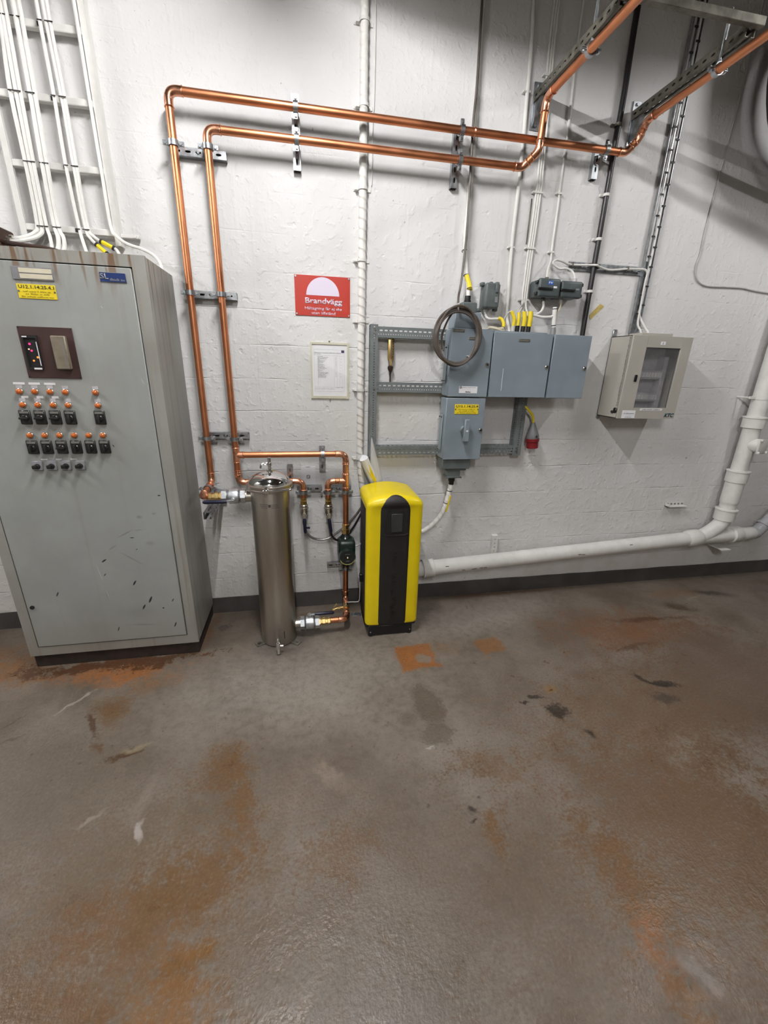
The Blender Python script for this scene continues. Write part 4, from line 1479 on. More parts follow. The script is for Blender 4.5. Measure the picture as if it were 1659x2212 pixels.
# ------------------------------------------------------------------ yellow and black treatment unit
UX0, UX1 = .328, .656
UXC, UHW = (UX0 + UX1) / 2, (UX1 - UX0) / 2
unit = thing('water_treatment_unit', 'yellow and black upright water treatment unit standing on the floor', 'water unit', (UXC, -.27, 0))
YF, YB_, ZT, ZB = -.432, -.105, .893, .068


def unit_profile():
    """front-to-back outline (y,z), with outward normals, from the bottom front edge over the top to the back"""
    P = []
    r = .045
    # small curl under at the bottom
    for i in range(5):
        a = radians(-80 + 80 * i / 4)
        P.append((YF + .03 - .03 * cos(a), ZB - .002 + .03 + .03 * sin(a), -cos(a), sin(a)))
    for i in range(1, 12):
        z = ZB + .03 + (ZT - r - ZB - .03) * i / 12
        P.append((YF, z, -1, 0))
    for i in range(9):
        a = radians(90 * i / 8)
        P.append((YF + r - r * cos(a), ZT - r + r * sin(a), -cos(a), sin(a)))
    for i in range(1, 9):
        P.append((YF + r + (YB_ - YF - r) * i / 8, ZT, 0, 1))
    return P


PROF = unit_profile()


def unit_point(s_idx, t, lift=0.0):
    """t in -1..1 across the width"""
    y, z, ny, nz = PROF[s_idx]
    rr = .030
    d = UHW - abs(t) * UHW
    ins = 0.0
    if d < rr:
        ins = rr - sqrt(max(0, rr * rr - (rr - d) ** 2))
    crown = (.004 + .030 * max(0, nz)) * (1 - t * t)   # the cover bulges slightly to the middle, more on top
    k = lift - ins * .8 + crown - .012
    return Vector((UXC + t * UHW, y + ny * k, z + nz * k))


ts = [-1, -.985, -.95, -.90, -.82, -.7, -.55, -.35, -.15, 0, .15, .35, .55, .7, .82, .90, .95, .985, 1]
b = B()
n = len(ts)
vs = [unit_point(i, t) for i in range(len(PROF)) for t in ts]
fs = []
for i in range(len(PROF) - 1):
    for j in range(n - 1):
        fs.append((i * n + j, i * n + j + 1, (i + 1) * n + j + 1, (i + 1) * n + j))
# inner edge so that the cover has a rim
k0 = len(vs)
for i, (y, z, ny, nz) in enumerate(PROF):
    for t in (-1, 1):
        p = unit_point(i, t)
        vs.append(p + Vector((0, -ny, -nz)) * .030 + Vector((-t * .002, 0, 0)))
for i in range(len(PROF) - 1):
    fs.append((i * n, (i + 1) * n, k0 + 2 * (i + 1), k0 + 2 * i))
    fs.append((i * n + n - 1, k0 + 2 * i + 1, k0 + 2 * (i + 1) + 1, (i + 1) * n + n - 1))
b.add(vs, fs)
b.build('yellow_cover', 'yellow_plastic', unit, smooth=50)
# black rear housing and base
b = B().box(UX0 + .006, UX1 - .006, YF + .022, YB_ - .0, .060, ZT - .030, .012, 2)
b.build('rear_housing', 'side_black', unit)
b = B().box(.350, .626, -.412, -.125, .004, .072, .003)
b.build('base_plinth', 'black_plastic', unit)
k = B()
for xx in (.362, .612):
    k.cyl((xx, -.412, .030), (xx, -.416, .030), .004, n=8)
k.pieces('base_screw', 'nickel', unit)
ft = B()
for xx in (.365, .61):
    for yy in (-.40, -.15):
        ft.cyl((xx, yy, 0), (xx, yy, .006), .016, n=14)
ft.pieces('foot', 'rubber', unit)
# black centre panel following the cover, rounded at its top end
SW = .088 / UHW
b = B()
vs, fs = [], []
m = 17
rows = []


def lerp_point(sf, t, lift):
    i = int(sf)
    f = sf - i
    if i >= len(PROF) - 1:
        return unit_point(len(PROF) - 1, t, lift)
    return unit_point(i, t, lift) * (1 - f) + unit_point(i + 1, t, lift) * f


# arc length along the profile
S = [0.0]
for i in range(1, len(PROF)):
    S.append(S[-1] + sqrt((PROF[i][0] - PROF[i - 1][0]) ** 2 + (PROF[i][1] - PROF[i - 1][1]) ** 2))


def s_to_idx(s):
    for i in range(1, len(S)):
        if S[i] >= s:
            return i - 1 + (s - S[i - 1]) / max(1e-6, S[i] - S[i - 1])
    return len(S) - 1.0


S_END = (.893 - .088) + .050          # panel ends a little way onto the top
NS = 70
for q in range(NS + 1):
    s = S_END * (1 - (1 - q / NS) ** 1.9)
    d = S_END - s
    w = SW
    R_ = .088
    if d < R_:
        w = SW * sqrt(max(0.0, 1 - ((R_ - d) / R_) ** 2))
    if s < .03:
        w = SW * (1 - .14 * (1 - s / .03) ** 2)
    rows.append([(s, w * (-1 + 2 * j / (m - 1))) for j in range(m)])
for r_ in rows:
    for j, (s, t) in enumerate(r_):
        edge = j in (0, m - 1)
        vs.append(lerp_point(s_to_idx(s), t, -.001 if edge else .0035))
for q in range(NS):
    for j in range(m - 1):
        fs.append((q * m + j, q * m + j + 1, (q + 1) * m + j + 1, (q + 1) * m + j))
b.add(vs, fs)
b.build('centre_panel', 'black_soft', unit, smooth=50)
# grip recess: raised plate, recess shade painted near-black, with a lighter inner tongue
yf = YF - .0005
g = B()
gx0, gx1, gz0, gz1 = .436, .561, .690, .838
g.prism([(gx0, gz0), (gx1, gz0), (gx1 - .012, gz1 - .02), (gx1 - .03, gz1), (gx0 + .03, gz1), (gx0 + .012, gz1 - .02)], (0, yf, 0), X, Z, .0035)
gr = g.build('grip_recess', 'void_black', unit, smooth=0)
B().box(.466, .531, yf - .0075, yf - .0030, .705, .815, .002).build('grip_tongue', 'tongue_grey', gr)
lip = B()
lip.tube([(gx0 - .004, yf - .004, gz0 + .004), (gx0 + .012, yf - .006, gz0 - .004), (gx1 - .012, yf - .006, gz0 - .004), (gx1 + .004, yf - .004, gz0 + .004)], .0035, 8)
lip.build('grip_lip', 'black_plastic', gr)
# embossed strokes running up the panel (worn lettering, black on black)
e = B()
yy = YF - .0008
for i, zz in enumerate((.505, .455, .405, .355, .300, .250, .195, .145)):
    pat = i % 4
    w = .013
    xc = .497 - .002 * (i * .3)
    if pat in (0, 2):
        e.box(xc - w, xc + w, yy - .0016, yy, zz, zz + .004).box(xc - w, xc + w, yy - .0016, yy, zz + .018, zz + .022)
        e.box(xc - w, xc - w + .004, yy - .0016, yy, zz, zz + .022)
    elif pat == 1:
        e.box(xc - w, xc + w, yy - .0016, yy, zz + .009, zz + .013).box(xc + w - .004, xc + w, yy - .0016, yy, zz, zz + .022)
    else:
        e.box(xc - w, xc + w, yy - .0016, yy, zz, zz + .004).box(xc - w, xc + w, yy - .0016, yy, zz + .010, zz + .014).box(xc - w, xc + w, yy - .0016, yy, zz + .020, zz + .024)
e.torus((.498, yy - .0005, .573), (0, 1, 0), .014, .0016, 24, 6)
e.box(.480, .516, yy - .0016, yy, .570, .573)
e.build('embossed_marks', 'black_soft', unit, smooth=0)
b = B().box(.312, .332, -.262, -.236, .302, .356, .003)
bolt(b, (.312, -.249, .345), (-1, 0, 0), .004, .003)
b.build('side_latch', 'black_plastic', unit)
# floor anchor plate of the unit, left rear
a = B().box(.272, .336, -.178, -.140, 0, .004, .001)
bolt(a, (.292, -.158, .004), (0, 0, 1), .009, .008)
bolt(a, (.322, -.166, .004), (0, 0, 1), .006, .006)
a.build('anchor_plate', 'zinc', unit)
# ------------------------------------------------------------------ spiral-wrapped white conduits
def spiral(b, pts, r, pitch, n=18, amp=.16):
    """round conduit with an overlapping spiral wrap: a saw-tooth radius winding round it"""
    P = [Vector(p) for p in pts]
    dense = []
    for i in range(len(P) - 1):
        L = (P[i + 1] - P[i]).length
        k = max(1, int(L / (pitch / 14)))
        for j in range(k):
            dense.append(P[i].lerp(P[i + 1], j / k))
    dense.append(P[-1])
    vs, fs = [], []
    s = 0.0
    u, v, w = frame_from(dense[1] - dense[0])
    for i, p in enumerate(dense):
        if i:
            s += (p - dense[i - 1]).length
        t = (dense[min(i + 1, len(dense) - 1)] - dense[max(i - 1, 0)]).normalized()
        u = (u - t * u.dot(t)).normalized()
        v = t.cross(u)
        for k in range(n):
            a = 2 * pi * k / n
            ph = (s / pitch + k / n) % 1.0
            rr = r * (1 + amp * (ph / .88 - .6)) if ph < .88 else r * (1 + amp * (.4 - (ph - .88) / .12))
            vs.append(p + u * (rr * cos(a)) + v * (rr * sin(a)))
    m = len(dense)
    for i in range(m - 1):
        for k in range(n):
            l = (k + 1) % n
            fs.append((i * n + k, i * n + l, (i + 1) * n + l, (i + 1) * n + k))
    fs.append(tuple(range(n - 1, -1, -1)))
    fs.append(tuple(range((m - 1) * n, m * n)))
    return b.add(vs, fs)


con = thing('spiral_conduit', 'thick white spiral-wrapped conduit running down the wall beside the red sign', 'conduit', (.343, -.024, .70))
spiral(B(), [(.346, -.024, 3.74), (.345, -.024, 2.5), (.342, -.024, 1.8), (.338, -.024, 1.10), (.345, -.026, .95), (.362, -.028, .83), (.372, -.03, .70), (.374, -.03, .64)], .0205, .046, 26, .17).build('conduit', 'spiral_white', con, smooth=26)
for zz, xx in ((3.107, .346), (2.795, .347), (2.456, .345), (2.132, .342), (1.830, .343), (1.458, .341), (1.046, .339)):
    c = B()
    c.band((xx, -.024, zz), Z, .0225, .014, .002, 18)
    c.box(xx - .048, xx - .022, -.005, 0, zz - .008, zz + .008, .001).box(xx + .022, xx + .044, -.005, 0, zz - .008, zz + .008, .001)
    c.box(xx - .040, xx - .022, -.026, 0, zz - .007, zz - .004)
    bolt(c, (xx - .040, -.005, zz), (0, -1, 0), .005, .005)
    c.build('saddle_clip', 'white_paint', con)
cable([(.402, -.006, 3.74), (.400, -.006, 2.9), (.394, -.006, 2.75), (.394, -.006, 2.55), (.392, -.006, 2.48)], .003, 'white_paint', 'wall_wire', 'thin painted wire on the wall right of the thick spiral conduit')

# ------------------------------------------------------------------ red sign
sg = thing('warning_sign', 'red fire wall sign with a white half disc and Swedish lettering', 'sign', (.1295, 0, 1.85))
SX0, SX1, SZ0, SZ1 = -.0215, .2795, 1.849, 2.048
B().box(SX0, SX1, -.0045, -.0015, SZ0, SZ1, .0006).build('sign_plate', 'sign_red', sg)
poly = [(.130 + .090 * cos(pi * i / 32), 1.952 + .090 * sin(pi * i / 32)) for i in range(33)]
B().prism(poly, (0, -.0045, 0), X, Z, .0006).build('half_disc', 'sign_pink', sg, smooth=0)
text(sg, 'Brandvägg', .0305, 1.9115, -.0052, .0285, 'sign_pink', width=.203, bold=.0009)
text(sg, 'Håltagning får ej ske', .0285, 1.8805, -.0052, .0145, 'sign_pink', width=.2045, bold=.0002)
text(sg, 'utan tillstånd', .066, 1.8575, -.0052, .0145, 'sign_pink', width=.130, bold=.0002)
s = B()
for xx in (SX0 + .007, SX1 - .007):
    for zz in (SZ0 + .008, SZ1 - .007):
        s.cyl((xx, -.0045, zz), (xx, -.0075, zz), .0048, n=10)
s.pieces('screw', 'zinc', sg)

# ------------------------------------------------------------------ framed document
df = thing('framed_document', 'white sheet with a printed table in a cream frame under the red sign', 'document', (.162, 0, 1.405))
b = B()
b.box(.051, .062, -.008, 0, 1.405, 1.714).box(.261, .272, -.008, 0, 1.405, 1.714)
b.box(.062, .261, -.008, 0, 1.405, 1.420).box(.062, .261, -.008, 0, 1.703, 1.714)
b.box(.155, .166, -.006, 0, 1.396, 1.405).box(.155, .166, -.006, 0, 1.714, 1.724)
b.build('frame', 'frame_cream', df, smooth=0)
sh = B().box(.062, .261, -.0035, -.001, 1.420, 1.703).build('sheet', 'paper', df, smooth=0)
yq = -.0038
g = B()
TX0, TX1, TZ0, TZ1 = .073, .246, 1.445, 1.675
for zz in (1.675, 1.655, 1.643, 1.470, 1.445):
    g.box(TX0, TX1, yq, -.0034, zz, zz + .0010)
for xx in (.073, .093, .188, .204, .220, .233, .2455):
    g.box(xx, xx + .0009, yq, -.0034, 1.470 if xx > .075 and xx < .24 else 1.445, 1.643 if xx > .075 and xx < .24 else 1.675)
g.build('table_lines', 'lite_ink', sh, smooth=0)
for i in range(26):
    zz = 1.637 - i * .0046
    if i in (4, 8, 16, 18):
        w = .013
    else:
        w = random.choice((.030, .038, .046, .052, .060))
    small_print(sh, .094, .094 + w, zz, yq, .0030, 'grey_ink', [2 + w * 60])
small_print(sh, .074, .225, 1.657, yq, .004, 'grey_ink', [7, 1, 6, 7, 5])
small_print(sh, .074, .112, 1.649, yq, .004, 'grey_ink', [2, 4])
for i in range(14):
    small_print(sh, .196, .199, 1.632 - i * .008, yq, .004, 'ink', [1])
    if i % 2:
        small_print(sh, .225, .228, 1.632 - i * .008, yq, .004, 'grey_ink', [1])
small_print(sh, .074, .190, 1.462, yq, .003, 'lite_ink', [6, 7, 5])
small_print(sh, .074, .190, 1.456, yq, .003, 'lite_ink', [7, 6])
small_print(sh, .196, .240, 1.466, yq, .003, 'grey_ink', [3, 2])
B().box(.229, .246, yq, -.0034, 1.660, 1.674).build('print_mark', 'plum_ink', sh, smooth=0)
s = B()
for zz in (1.400, 1.719):
    s.cyl((.1605, -.006, zz), (.1605, -.009, zz), .004, n=10)
s.pieces('screw', 'old_zinc', df)

# white card with a small dark square
cd = thing('wall_card', 'white card with a small dark square on the wall above the hose valves', 'card', (.018, 0, .873))
B().box(-.026, .061, -.003, 0, .875, .993, .0005).build('card', 'white_plastic', cd)
e = B().prism([(.0175 + .0155 * cos(pi + pi * i / 12), .993 + .0055 * sin(pi + pi * i / 12)) for i in range(13)], (0, -.003, 0), X, Z, .0004)
e.build('notch', 'grey_ink', cd, smooth=0)
e = B().box(.0065, .0285, -.0036, -.003, .917, .939, .003).build('dark_square', 'grey_ink', cd)
B().box(.013, .020, -.0040, -.0034, .923, .930).box(.016, .025, -.0040, -.0034, .932, .935).build('square_mark', 'white_plastic', cd, smooth=0)

# ------------------------------------------------------------------ perforated frame of the switchgear
pf = thing('perforated_frame', 'grey perforated steel frame on the wall carrying the switch boxes', 'frame', (.9, 0, 1.07))
FY = -.058
HR = [(0, .010, 0, 0, 0), (.010, .026, .0143, .0062, .0066), (.026, .030, 0, 0, 0), (.030, .046, .0286, .0195, .0085), (.046, .058, 0, 0, 0)]
HB = [(0, .007, 0, 0, 0), (.007, .021, .0286, .0195, .0085), (.021, .026, 0, 0, 0), (.026, .040, .0143, .0075, .0080), (.040, .054, 0, 0, 0)]
TOPF = [(0, .014, 0, 0, 0), (.014, .042, .0286, .0150, .022), (.042, .056, 0, 0, 0)]
for (x0, x1, z0, rows, fl) in ((.428, 1.36, 1.748, HR, 'b'), (.428, 1.36, 1.449, HR, 'b'), (.432, 1.400, 1.072, HB, 't')):
    b = perf(B(), (x0, FY, z0), X, Z, x1 - x0, rows)
    zf = z0 if fl == 'b' else z0 + .054
    perf(b, (x0, FY, zf), X, Y, x1 - x0, TOPF)
    solid(b.build('perforated_rail', 'grey_rail', pf, smooth=0), .002)
b = perf(B(), (.391, FY - .003, 1.060), Z, X, .756, [(0, .014, 0, 0, 0), (.014, .028, .0143, .0070, .0075), (.028, .042, 0, 0, 0)])
perf(b, (.391, FY - .003, 1.060), Z, Y, .756, [(0, .016, 0, 0, 0), (.016, .042, .0143, .0085, .014), (.042, .060, 0, 0, 0)])
solid(b.build('perforated_upright', 'grey_rail', pf, smooth=0), .002)
b = perf(B(), (1.350, FY - .003, 1.060), Z, X, .74, [(0, .024, 0, 0, 0), (.024, .038, .0143, .0075, .0080), (.038, .056, 0, 0, 0)])
perf(b, (1.350, FY - .003, 1.060), Z, Y, .74, [(0, .016, 0, 0, 0), (.016, .042, .0143, .0085, .014), (.042, .060, 0, 0, 0)])
solid(b.build('perforated_upright', 'grey_rail', pf, smooth=0), .002)
k = B()
for zz in (1.792, 1.770, 1.470, 1.09):
    bolt(k, (.412, FY - .005, zz), (0, -1, 0), .006, .006)
for zz in (1.09, 1.11):
    bolt(k, (1.372, FY - .005, zz), (0, -1, 0), .006, .006)
k.pieces('frame_bolt', 'old_zinc', pf)

# brass thermometer
th = thing('thermometer', 'brass wall thermometer with a dark stem inside the perforated frame', 'thermometer', (.516, -.03, 1.51))
B().box(.498, .534, -.036, -.016, 1.628, 1.765, .004, 2).build('case', 'brass', th)
B().box(.508, .524, -.039, -.030, 1.598, 1.634, .002).build('foot_block', 'brass', th)
B().cyl((.516, -.0375, 1.622), (.516, -.0375, 1.755), .0025, n=8).build('glass_column', 'chrome', th)
tk = B()
for i in range(8):
    tk.box(.5245, .5295, -.0366, -.0358, 1.645 + i * .014, 1.651 + i * .014)
tk.pieces('scale_mark', 'rust_dark', th, smooth=0)
B().lathe([(.004, 0), (.0045, .060), (.013, .074), (.0165, .084), (.0165, .094), (.010, .098)], (.516, -.030, 1.500), Z, 14).build('stem', 'brown_cable', th)

# ------------------------------------------------------------------ grey switch boxes
BY, BB = -.180, -.062


def sbox(name, label, x0, x1, z0, z1, door_gap, hinge=True):
    t = thing(name, label, 'switch box', ((x0 + x1) / 2, BB, z0), 'grey steel switch boxes')
    B().box(x0 + .002, x1 - .002, BY + .012, BB, z0 + .002, z1 - .002, .004).build('housing', 'grey_enamel', t)
    B().box(x0 + .005, x1 - .005, BY + .008, BY + .013, z0 + .005, z1 - .005).build('seal', 'joint_dark', t, smooth=0)
    B().box(x0, x1 - door_gap, BY, BY + .009, z0, z1, .0025).build('door', 'grey_enamel', t)
    return t


def lock(t, x, z):
    b = B().lathe([(.0115, 0), (.0115, .005), (.009, .008)], (x, BY, z), (0, -1, 0), 16)
    o = b.build('lock', 'nickel', t)
    B().box(x - .005, x + .005, BY - .0090, BY - .0078, z - .0055, z + .0055, .001).build('key_slot', 'joint_dark', o)


def nameplate(t, x, z, w=.034, mat='old_zinc'):
    o = B().box(x - w, x + w, BY - .0025, BY, z - .0075, z + .0075, .0008).build('name_plate', mat, t)
    small_print(o, x - w * .8, x + w * .8, z - .003, BY - .0026, .005, 'beige_dark', [5, 4])


def side_handle(t, z0, z1):
    b = B().box(.823, .829, -.135, -.085, z0, z1, .003)
    o = b.build('side_cover', 'grey_enamel', t)
    k = B()
    for zz in (z0 + .014, z1 - .014):
        for yy in (-.128, -.092):
            bolt(k, (.823, yy, zz), (-1, 0, 0), .004, .008)
    k.pieces('cover_screw', 'old_zinc', o)


tl = sbox('switch_box', 'upper left grey switch box behind the hanging cable coil', .829, 1.080, 1.437, 1.806, .006)
nameplate(tl, .869, 1.793, .033)
nameplate(tl, .951, 1.755, .020)
lock(tl, 1.055, 1.618)
side_handle(tl, 1.51, 1.72)
l = B().box(.897, 1.010, BY - .0012, BY, 1.458, 1.497, .0003).build('paper_label', 'paper', tl, label='white paper label')
e = B().torus((.906, BY - .0016, 1.490), Y, .0052, .0016, 16, 6)
e.build('round_mark', 'ink', l)
small_print(l, .916, 1.000, 1.489, BY - .0014, .003, 'grey_ink', [6, 4, 5])
small_print(l, .938, .970, 1.462, BY - .0014, .007, 'ink', [4])
low_b = sbox('switch_box', 'lower grey switch box with main switch handle and yellow tag', .828, 1.070, 1.063, 1.430, .0)
yellow_tag(low_b, .880, 1.029, 1.338, 1.394, BY, 'U12.1.14.25.4')
lock(low_b, 1.055, 1.243)
side_handle(low_b, 1.105, 1.330)
h = B().lathe([(.024, 0), (.024, .010), (.018, .016), (.018, .026)], (.950, BY, 1.246), (0, -1, 0), 20)
h.build('switch_hub', 'grey_enamel', low_b)
h = B().box(.934, .967, BY - .052, BY - .026, 1.180, 1.312, .004).box(.940, .961, BY - .027, BY - .012, 1.225, 1.268, .002)
h.build('switch_handle', 'grey_enamel', low_b)
h = B().prism([(.920, 1.247), (.934, 1.268), (.934, 1.200)], (0, BY - .024, 0), X, Z, .012)
h.build('handle_latch', 'box_green', low_b, smooth=0)
B().box(.944, .956, BY - .0535, BY - .0515, 1.240, 1.249).build('handle_mark', 'white_plastic', low_b, smooth=0)
B().box(.970, .975, BY - .0008, BY, 1.240, 1.262).build('position_mark', 'yellow_tag', low_b, smooth=0)
mid = sbox('switch_box', 'wide middle grey switch box with a white scratch on its door', 1.082, 1.458, 1.438, 1.796, .008)
nameplate(mid, 1.270, 1.756, .034)
lock(mid, 1.433, 1.616)
B().box(1.158, 1.1605, BY - .0004, BY, 1.475, 1.600).build('scratch', 'white_plastic', mid, smooth=0)
rgt = sbox('switch_box', 'right grey switch box next to the beige cabinet', 1.460, 1.703, 1.438, 1.796, .0)
lock(rgt, 1.686, 1.614)
B().box(1.09, 1.42, -.16, -.055, 1.796, 1.803, .001).build('gland_plate', 'grey_enamel', mid)
# top chamber and cable entry of the upper left box
hat = B().box(.846, .998, -.165, -.055, 1.806, 1.889, .004)
hat.build('top_chamber', 'grey_enamel', tl)
hat = B().box(.892, .980, -.140, -.060, 1.889, 1.944, .006)
hat.build('cable_chamber', 'box_green', tl)
B().lathe([(.020, 0), (.020, .012), (.017, .014), (.017, .036)], (.935, -.098, 1.944), Z, 14).build('cable_gland', 'black_plastic', tl)
# outlet funnel under the lower box
o = B().box(.836, 1.014, -.165, -.065, 1.000, 1.063, .003)
o.build('outlet_chamber', 'box_green', low_b)
o = B().box(.862, 1.000, -.150, -.075, .985, 1.002, .003).box(.878, .962, -.150, -.080, .945, .986, .003)
o.box(.872, .968, -.155, -.075, .938, .948, .002)
o.build('outlet_throat', 'box_green', low_b)
o = B().cyl((.921, -.115, .940), (.921, -.115, .912), .022, n=14).cyl((.921, -.115, .914), (.921, -.115, .888), .017, n=14)
o.build('cable_gland', 'black_plastic', low_b)
k = B()
for xx in (.874, .966):
    bolt(k, (xx, -.155, .943), (0, -1, 0), .005, .006)
k.pieces('throat_bolt', 'old_zinc', low_b)

# white armoured cable to the yellow unit, with a yellow tag
ac = thing('armoured_cable', 'thick white cable curving from the lower switch box behind the yellow unit', 'cable', (.91, -.115, .86))
pp = smoothpath([(.921, -.115, .893), (.915, -.115, .855), (.904, -.115, .79), (.888, -.115, .725), (.855, -.115, .660), (.80, -.115, .602), (.74, -.115, .565), (.665, -.115, .54), (.60, -.118, .53)], 6)
spiral(B(), pp, .0165, .042, 20, .14).build('cable', 'spiral_white', ac, smooth=26)
B().obox((.906, -.134, .762), (.010, .004, .112), Matrix.Rotation(radians(12), 3, 'Y'), .001).build('cable_tag', 'yellow_tag', ac)
k = B()
for c, d in (((.913, -.115, .845), (.1, 0, 1)), ((.897, -.115, .762), (.25, 0, 1))):
    k.band(c, d, .0165, .004, .0018, 14)
k.pieces('cable_tie', 'rubber', ac)

# ------------------------------------------------------------------ second spiral conduit, dark cable and coil
c2 = thing('spiral_conduit', 'slim white spiral conduit leading into the upper left switch box', 'conduit', (.935, -.03, 1.98))
spiral(B(), [(.918, -.016, 3.74), (.922, -.016, 3.1), (.930, -.016, 2.7), (.926, -.018, 2.47), (.916, -.025, 2.30), (.922, -.032, 2.20), (.934, -.055, 2.09), (.940, -.085, 2.02), (.936, -.097, 1.978)], .0115, .03, 10, .10).build('conduit', 'spiral_white', c2, smooth=60)
B().tube([(.931, -.060, 2.088), (.941, -.078, 2.05), (.944, -.098, 2.012)], .0135, 8).build('cable_tag', 'yellow_tag', c2)
k = B()
for c in ((.9305, -.056, 2.09), (.942, -.095, 2.018), (.918, -.030, 2.215)):
    k.band(c, (.1, -.3, -1), .013, .004, .002, 12)
k.pieces('cable_tie', 'rubber', c2)

co = thing('cable_coil', 'coiled dark cable hanging on the upper left switch box', 'cable coil', (.845, -.22, 1.60))
loops = B()
for k in range(8):
    rx, rz = .1365 - .0065 * (k % 4) - random.uniform(0, .003), .152 - .006 * ((k + 1) % 4) - random.uniform(0, .004)
    cx, cz = .847 + random.uniform(-.004, .004), 1.758 + random.uniform(-.003, .003) - (.150 - rz) * .2
    yy = -.202 - .010 * (k // 2) - .004 * (k % 2)
    loops.tube([(cx + rx * cos(2 * pi * i / 40), yy + .006 * sin(2 * pi * i / 40 * 2 + k), cz + rz * sin(2 * pi * i / 40)) for i in range(40)], .0066, 7, closed=True)
loops.pieces('cable_loop', 'dark_cable', co)
inner = smoothpath([(.770, -.205, 1.690), (.765, -.205, 1.765), (.800, -.203, 1.855), (.850, -.203, 1.900), (.915, -.206, 1.880)], 6)
B().tube(inner, .0055, 7).build('loose_loop', 'dark_cable', co)
k = B().obox((.840, -.216, 1.906), (.006, .030, .036), Matrix.Identity(3), .001)
k.obox((.925, -.216, 1.652), (.030, .030, .005), Matrix.Rotation(radians(45), 3, 'Y'), .001)
k.pieces('cable_tie', 'grey_cable', co)
cable([(.900, -.040, 3.74), (.905, -.042, 3.24), (.910, -.045, 2.93), (.905, -.05, 2.78), (.908, -.052, 2.60), (.911, -.055, 2.50), (.913, -.06, 2.31), (.910, -.062, 2.21), (.897, -.08, 2.06), (.876, -.11, 1.975), (.850, -.185, 1.925), (.838, -.205, 1.905)], .0065, 'dark_cable', 'dark_cable', 'dark brown cable hanging along the slim conduit down to the coil')

# ------------------------------------------------------------------ cables on the wall right of the coil
def clip(x, z, w, y=-.014, t=None, mat='white_paint'):
    b = B().box(x - w - .012, x + w + .004, y - .008, 0, z - .005, z + .005, .001)
    bolt(b, (x - w - .008, y - .008, z), (0, -1, 0), .004, .003)
    return b


cb = thing('wall_conduit', 'single white conduit down the wall between coil and junction boxes', 'conduit', (1.21, -.014, 1.85))
B().tube(smoothpath([(1.175, -.014, 3.74), (1.180, -.014, 3.3), (1.190, -.014, 3.18), (1.200, -.014, 2.88), (1.206, -.014, 2.60), (1.205, -.014, 2.36), (1.206, -.014, 2.24), (1.216, -.014, 2.01), (1.222, -.016, 1.90), (1.226, -.045, 1.84), (1.226, -.07, 1.80)], 5), .0105, 10).build('conduit', 'white_paint', cb)
for xx, zz in ((1.205, 2.255), (1.196, 2.95)):
    clip(xx, zz, .012).build('wall_clip', 'white_paint', cb)
tri_labels = ('left', 'middle', 'right')
for i, dx in enumerate((-.013, 0, .013)):
    g_pts = [(1.300 + dx, -.012, 3.74), (1.302 + dx, -.012, 3.25), (1.308 + dx, -.012, 3.03), (1.326 + dx, -.012, 2.66), (1.329 + dx, -.012, 2.52), (1.328 + dx, -.012, 2.35), (1.324 + dx, -.012, 2.22), (1.322 + dx, -.014, 2.02), (1.318 + dx * 1.0, -.03, 1.95), (1.292 + dx * 2.6, -.08, 1.90), (1.286 + dx * 2.8, -.105, 1.84), (1.286 + dx * 2.8, -.105, 1.798)]
    cable(g_pts, .0062, 'white_cable', 'wall_cable', tri_labels[i] + ' cable of the three white cables clipped together above the middle switch box', 'three clipped white cables')
tc = thing('cable_clips', 'row of white clips holding the three parallel cables to the wall', 'cable clip', (1.325, 0, 1.98))
for xx, zz in ((1.310, 3.03), (1.328, 2.527), (1.324, 2.258), (1.322, 1.990)):
    clip(xx, zz, .024, -.014).build('clip', 'white_paint', tc)
B().box(1.296, 1.302, -.006, 0, 2.28, 2.50, .001).build('backing_strip', 'old_zinc', tc)
cable([(1.445, -.01, 3.74), (1.447, -.01, 3.13), (1.450, -.01, 3.03), (1.457, -.01, 2.81), (1.456, -.01, 2.56), (1.460, -.01, 2.50), (1.460, -.01, 2.39), (1.459, -.012, 2.25), (1.456, -.02, 2.20), (1.430, -.05, 2.155), (1.418, -.07, 2.12), (1.416, -.075, 2.09)], .0062, 'white_cable', 'wall_cable', 'white cable running down into the junction box marked FV')
sc1 = thing('cable_clips', 'two small clips on the white cable above the FV box', 'cable clip', (1.455, 0, 2.24))
for xx, zz in ((1.457, 2.535), (1.458, 2.248)):
    clip(xx, zz, .010, -.012).build('clip', 'white_paint', sc1)

bl = thing('black_conduit', 'thick black cable clamped vertically to the wall', 'conduit', (1.745, -.02, 1.80))
B().tube(smoothpath([(1.742, -.020, 3.74), (1.744, -.020, 3.28), (1.750, -.020, 3.0), (1.747, -.020, 2.8), (1.746, -.020, 2.55), (1.745, -.020, 2.33), (1.743, -.020, 2.06), (1.743, -.020, 1.82), (1.743, -.022, 1.78)], 5), .0145, 12).build('cable', 'black_cable', bl)
for zz in (2.87, 2.55, 2.332, 2.058):
    c = B().band((1.745, -.020, zz), Z, .0155, .014, .002, 16)
    c.box(1.712, 1.732, -.012, 0, zz - .007, zz + .007, .001).box(1.758, 1.776, -.012, 0, zz - .007, zz + .007, .001)
    bolt(c, (1.718, -.012, zz), (0, -1, 0), .004, .004)
    c.build('wall_clip', 'white_paint' if zz < 2.8 else 'old_zinc', bl)

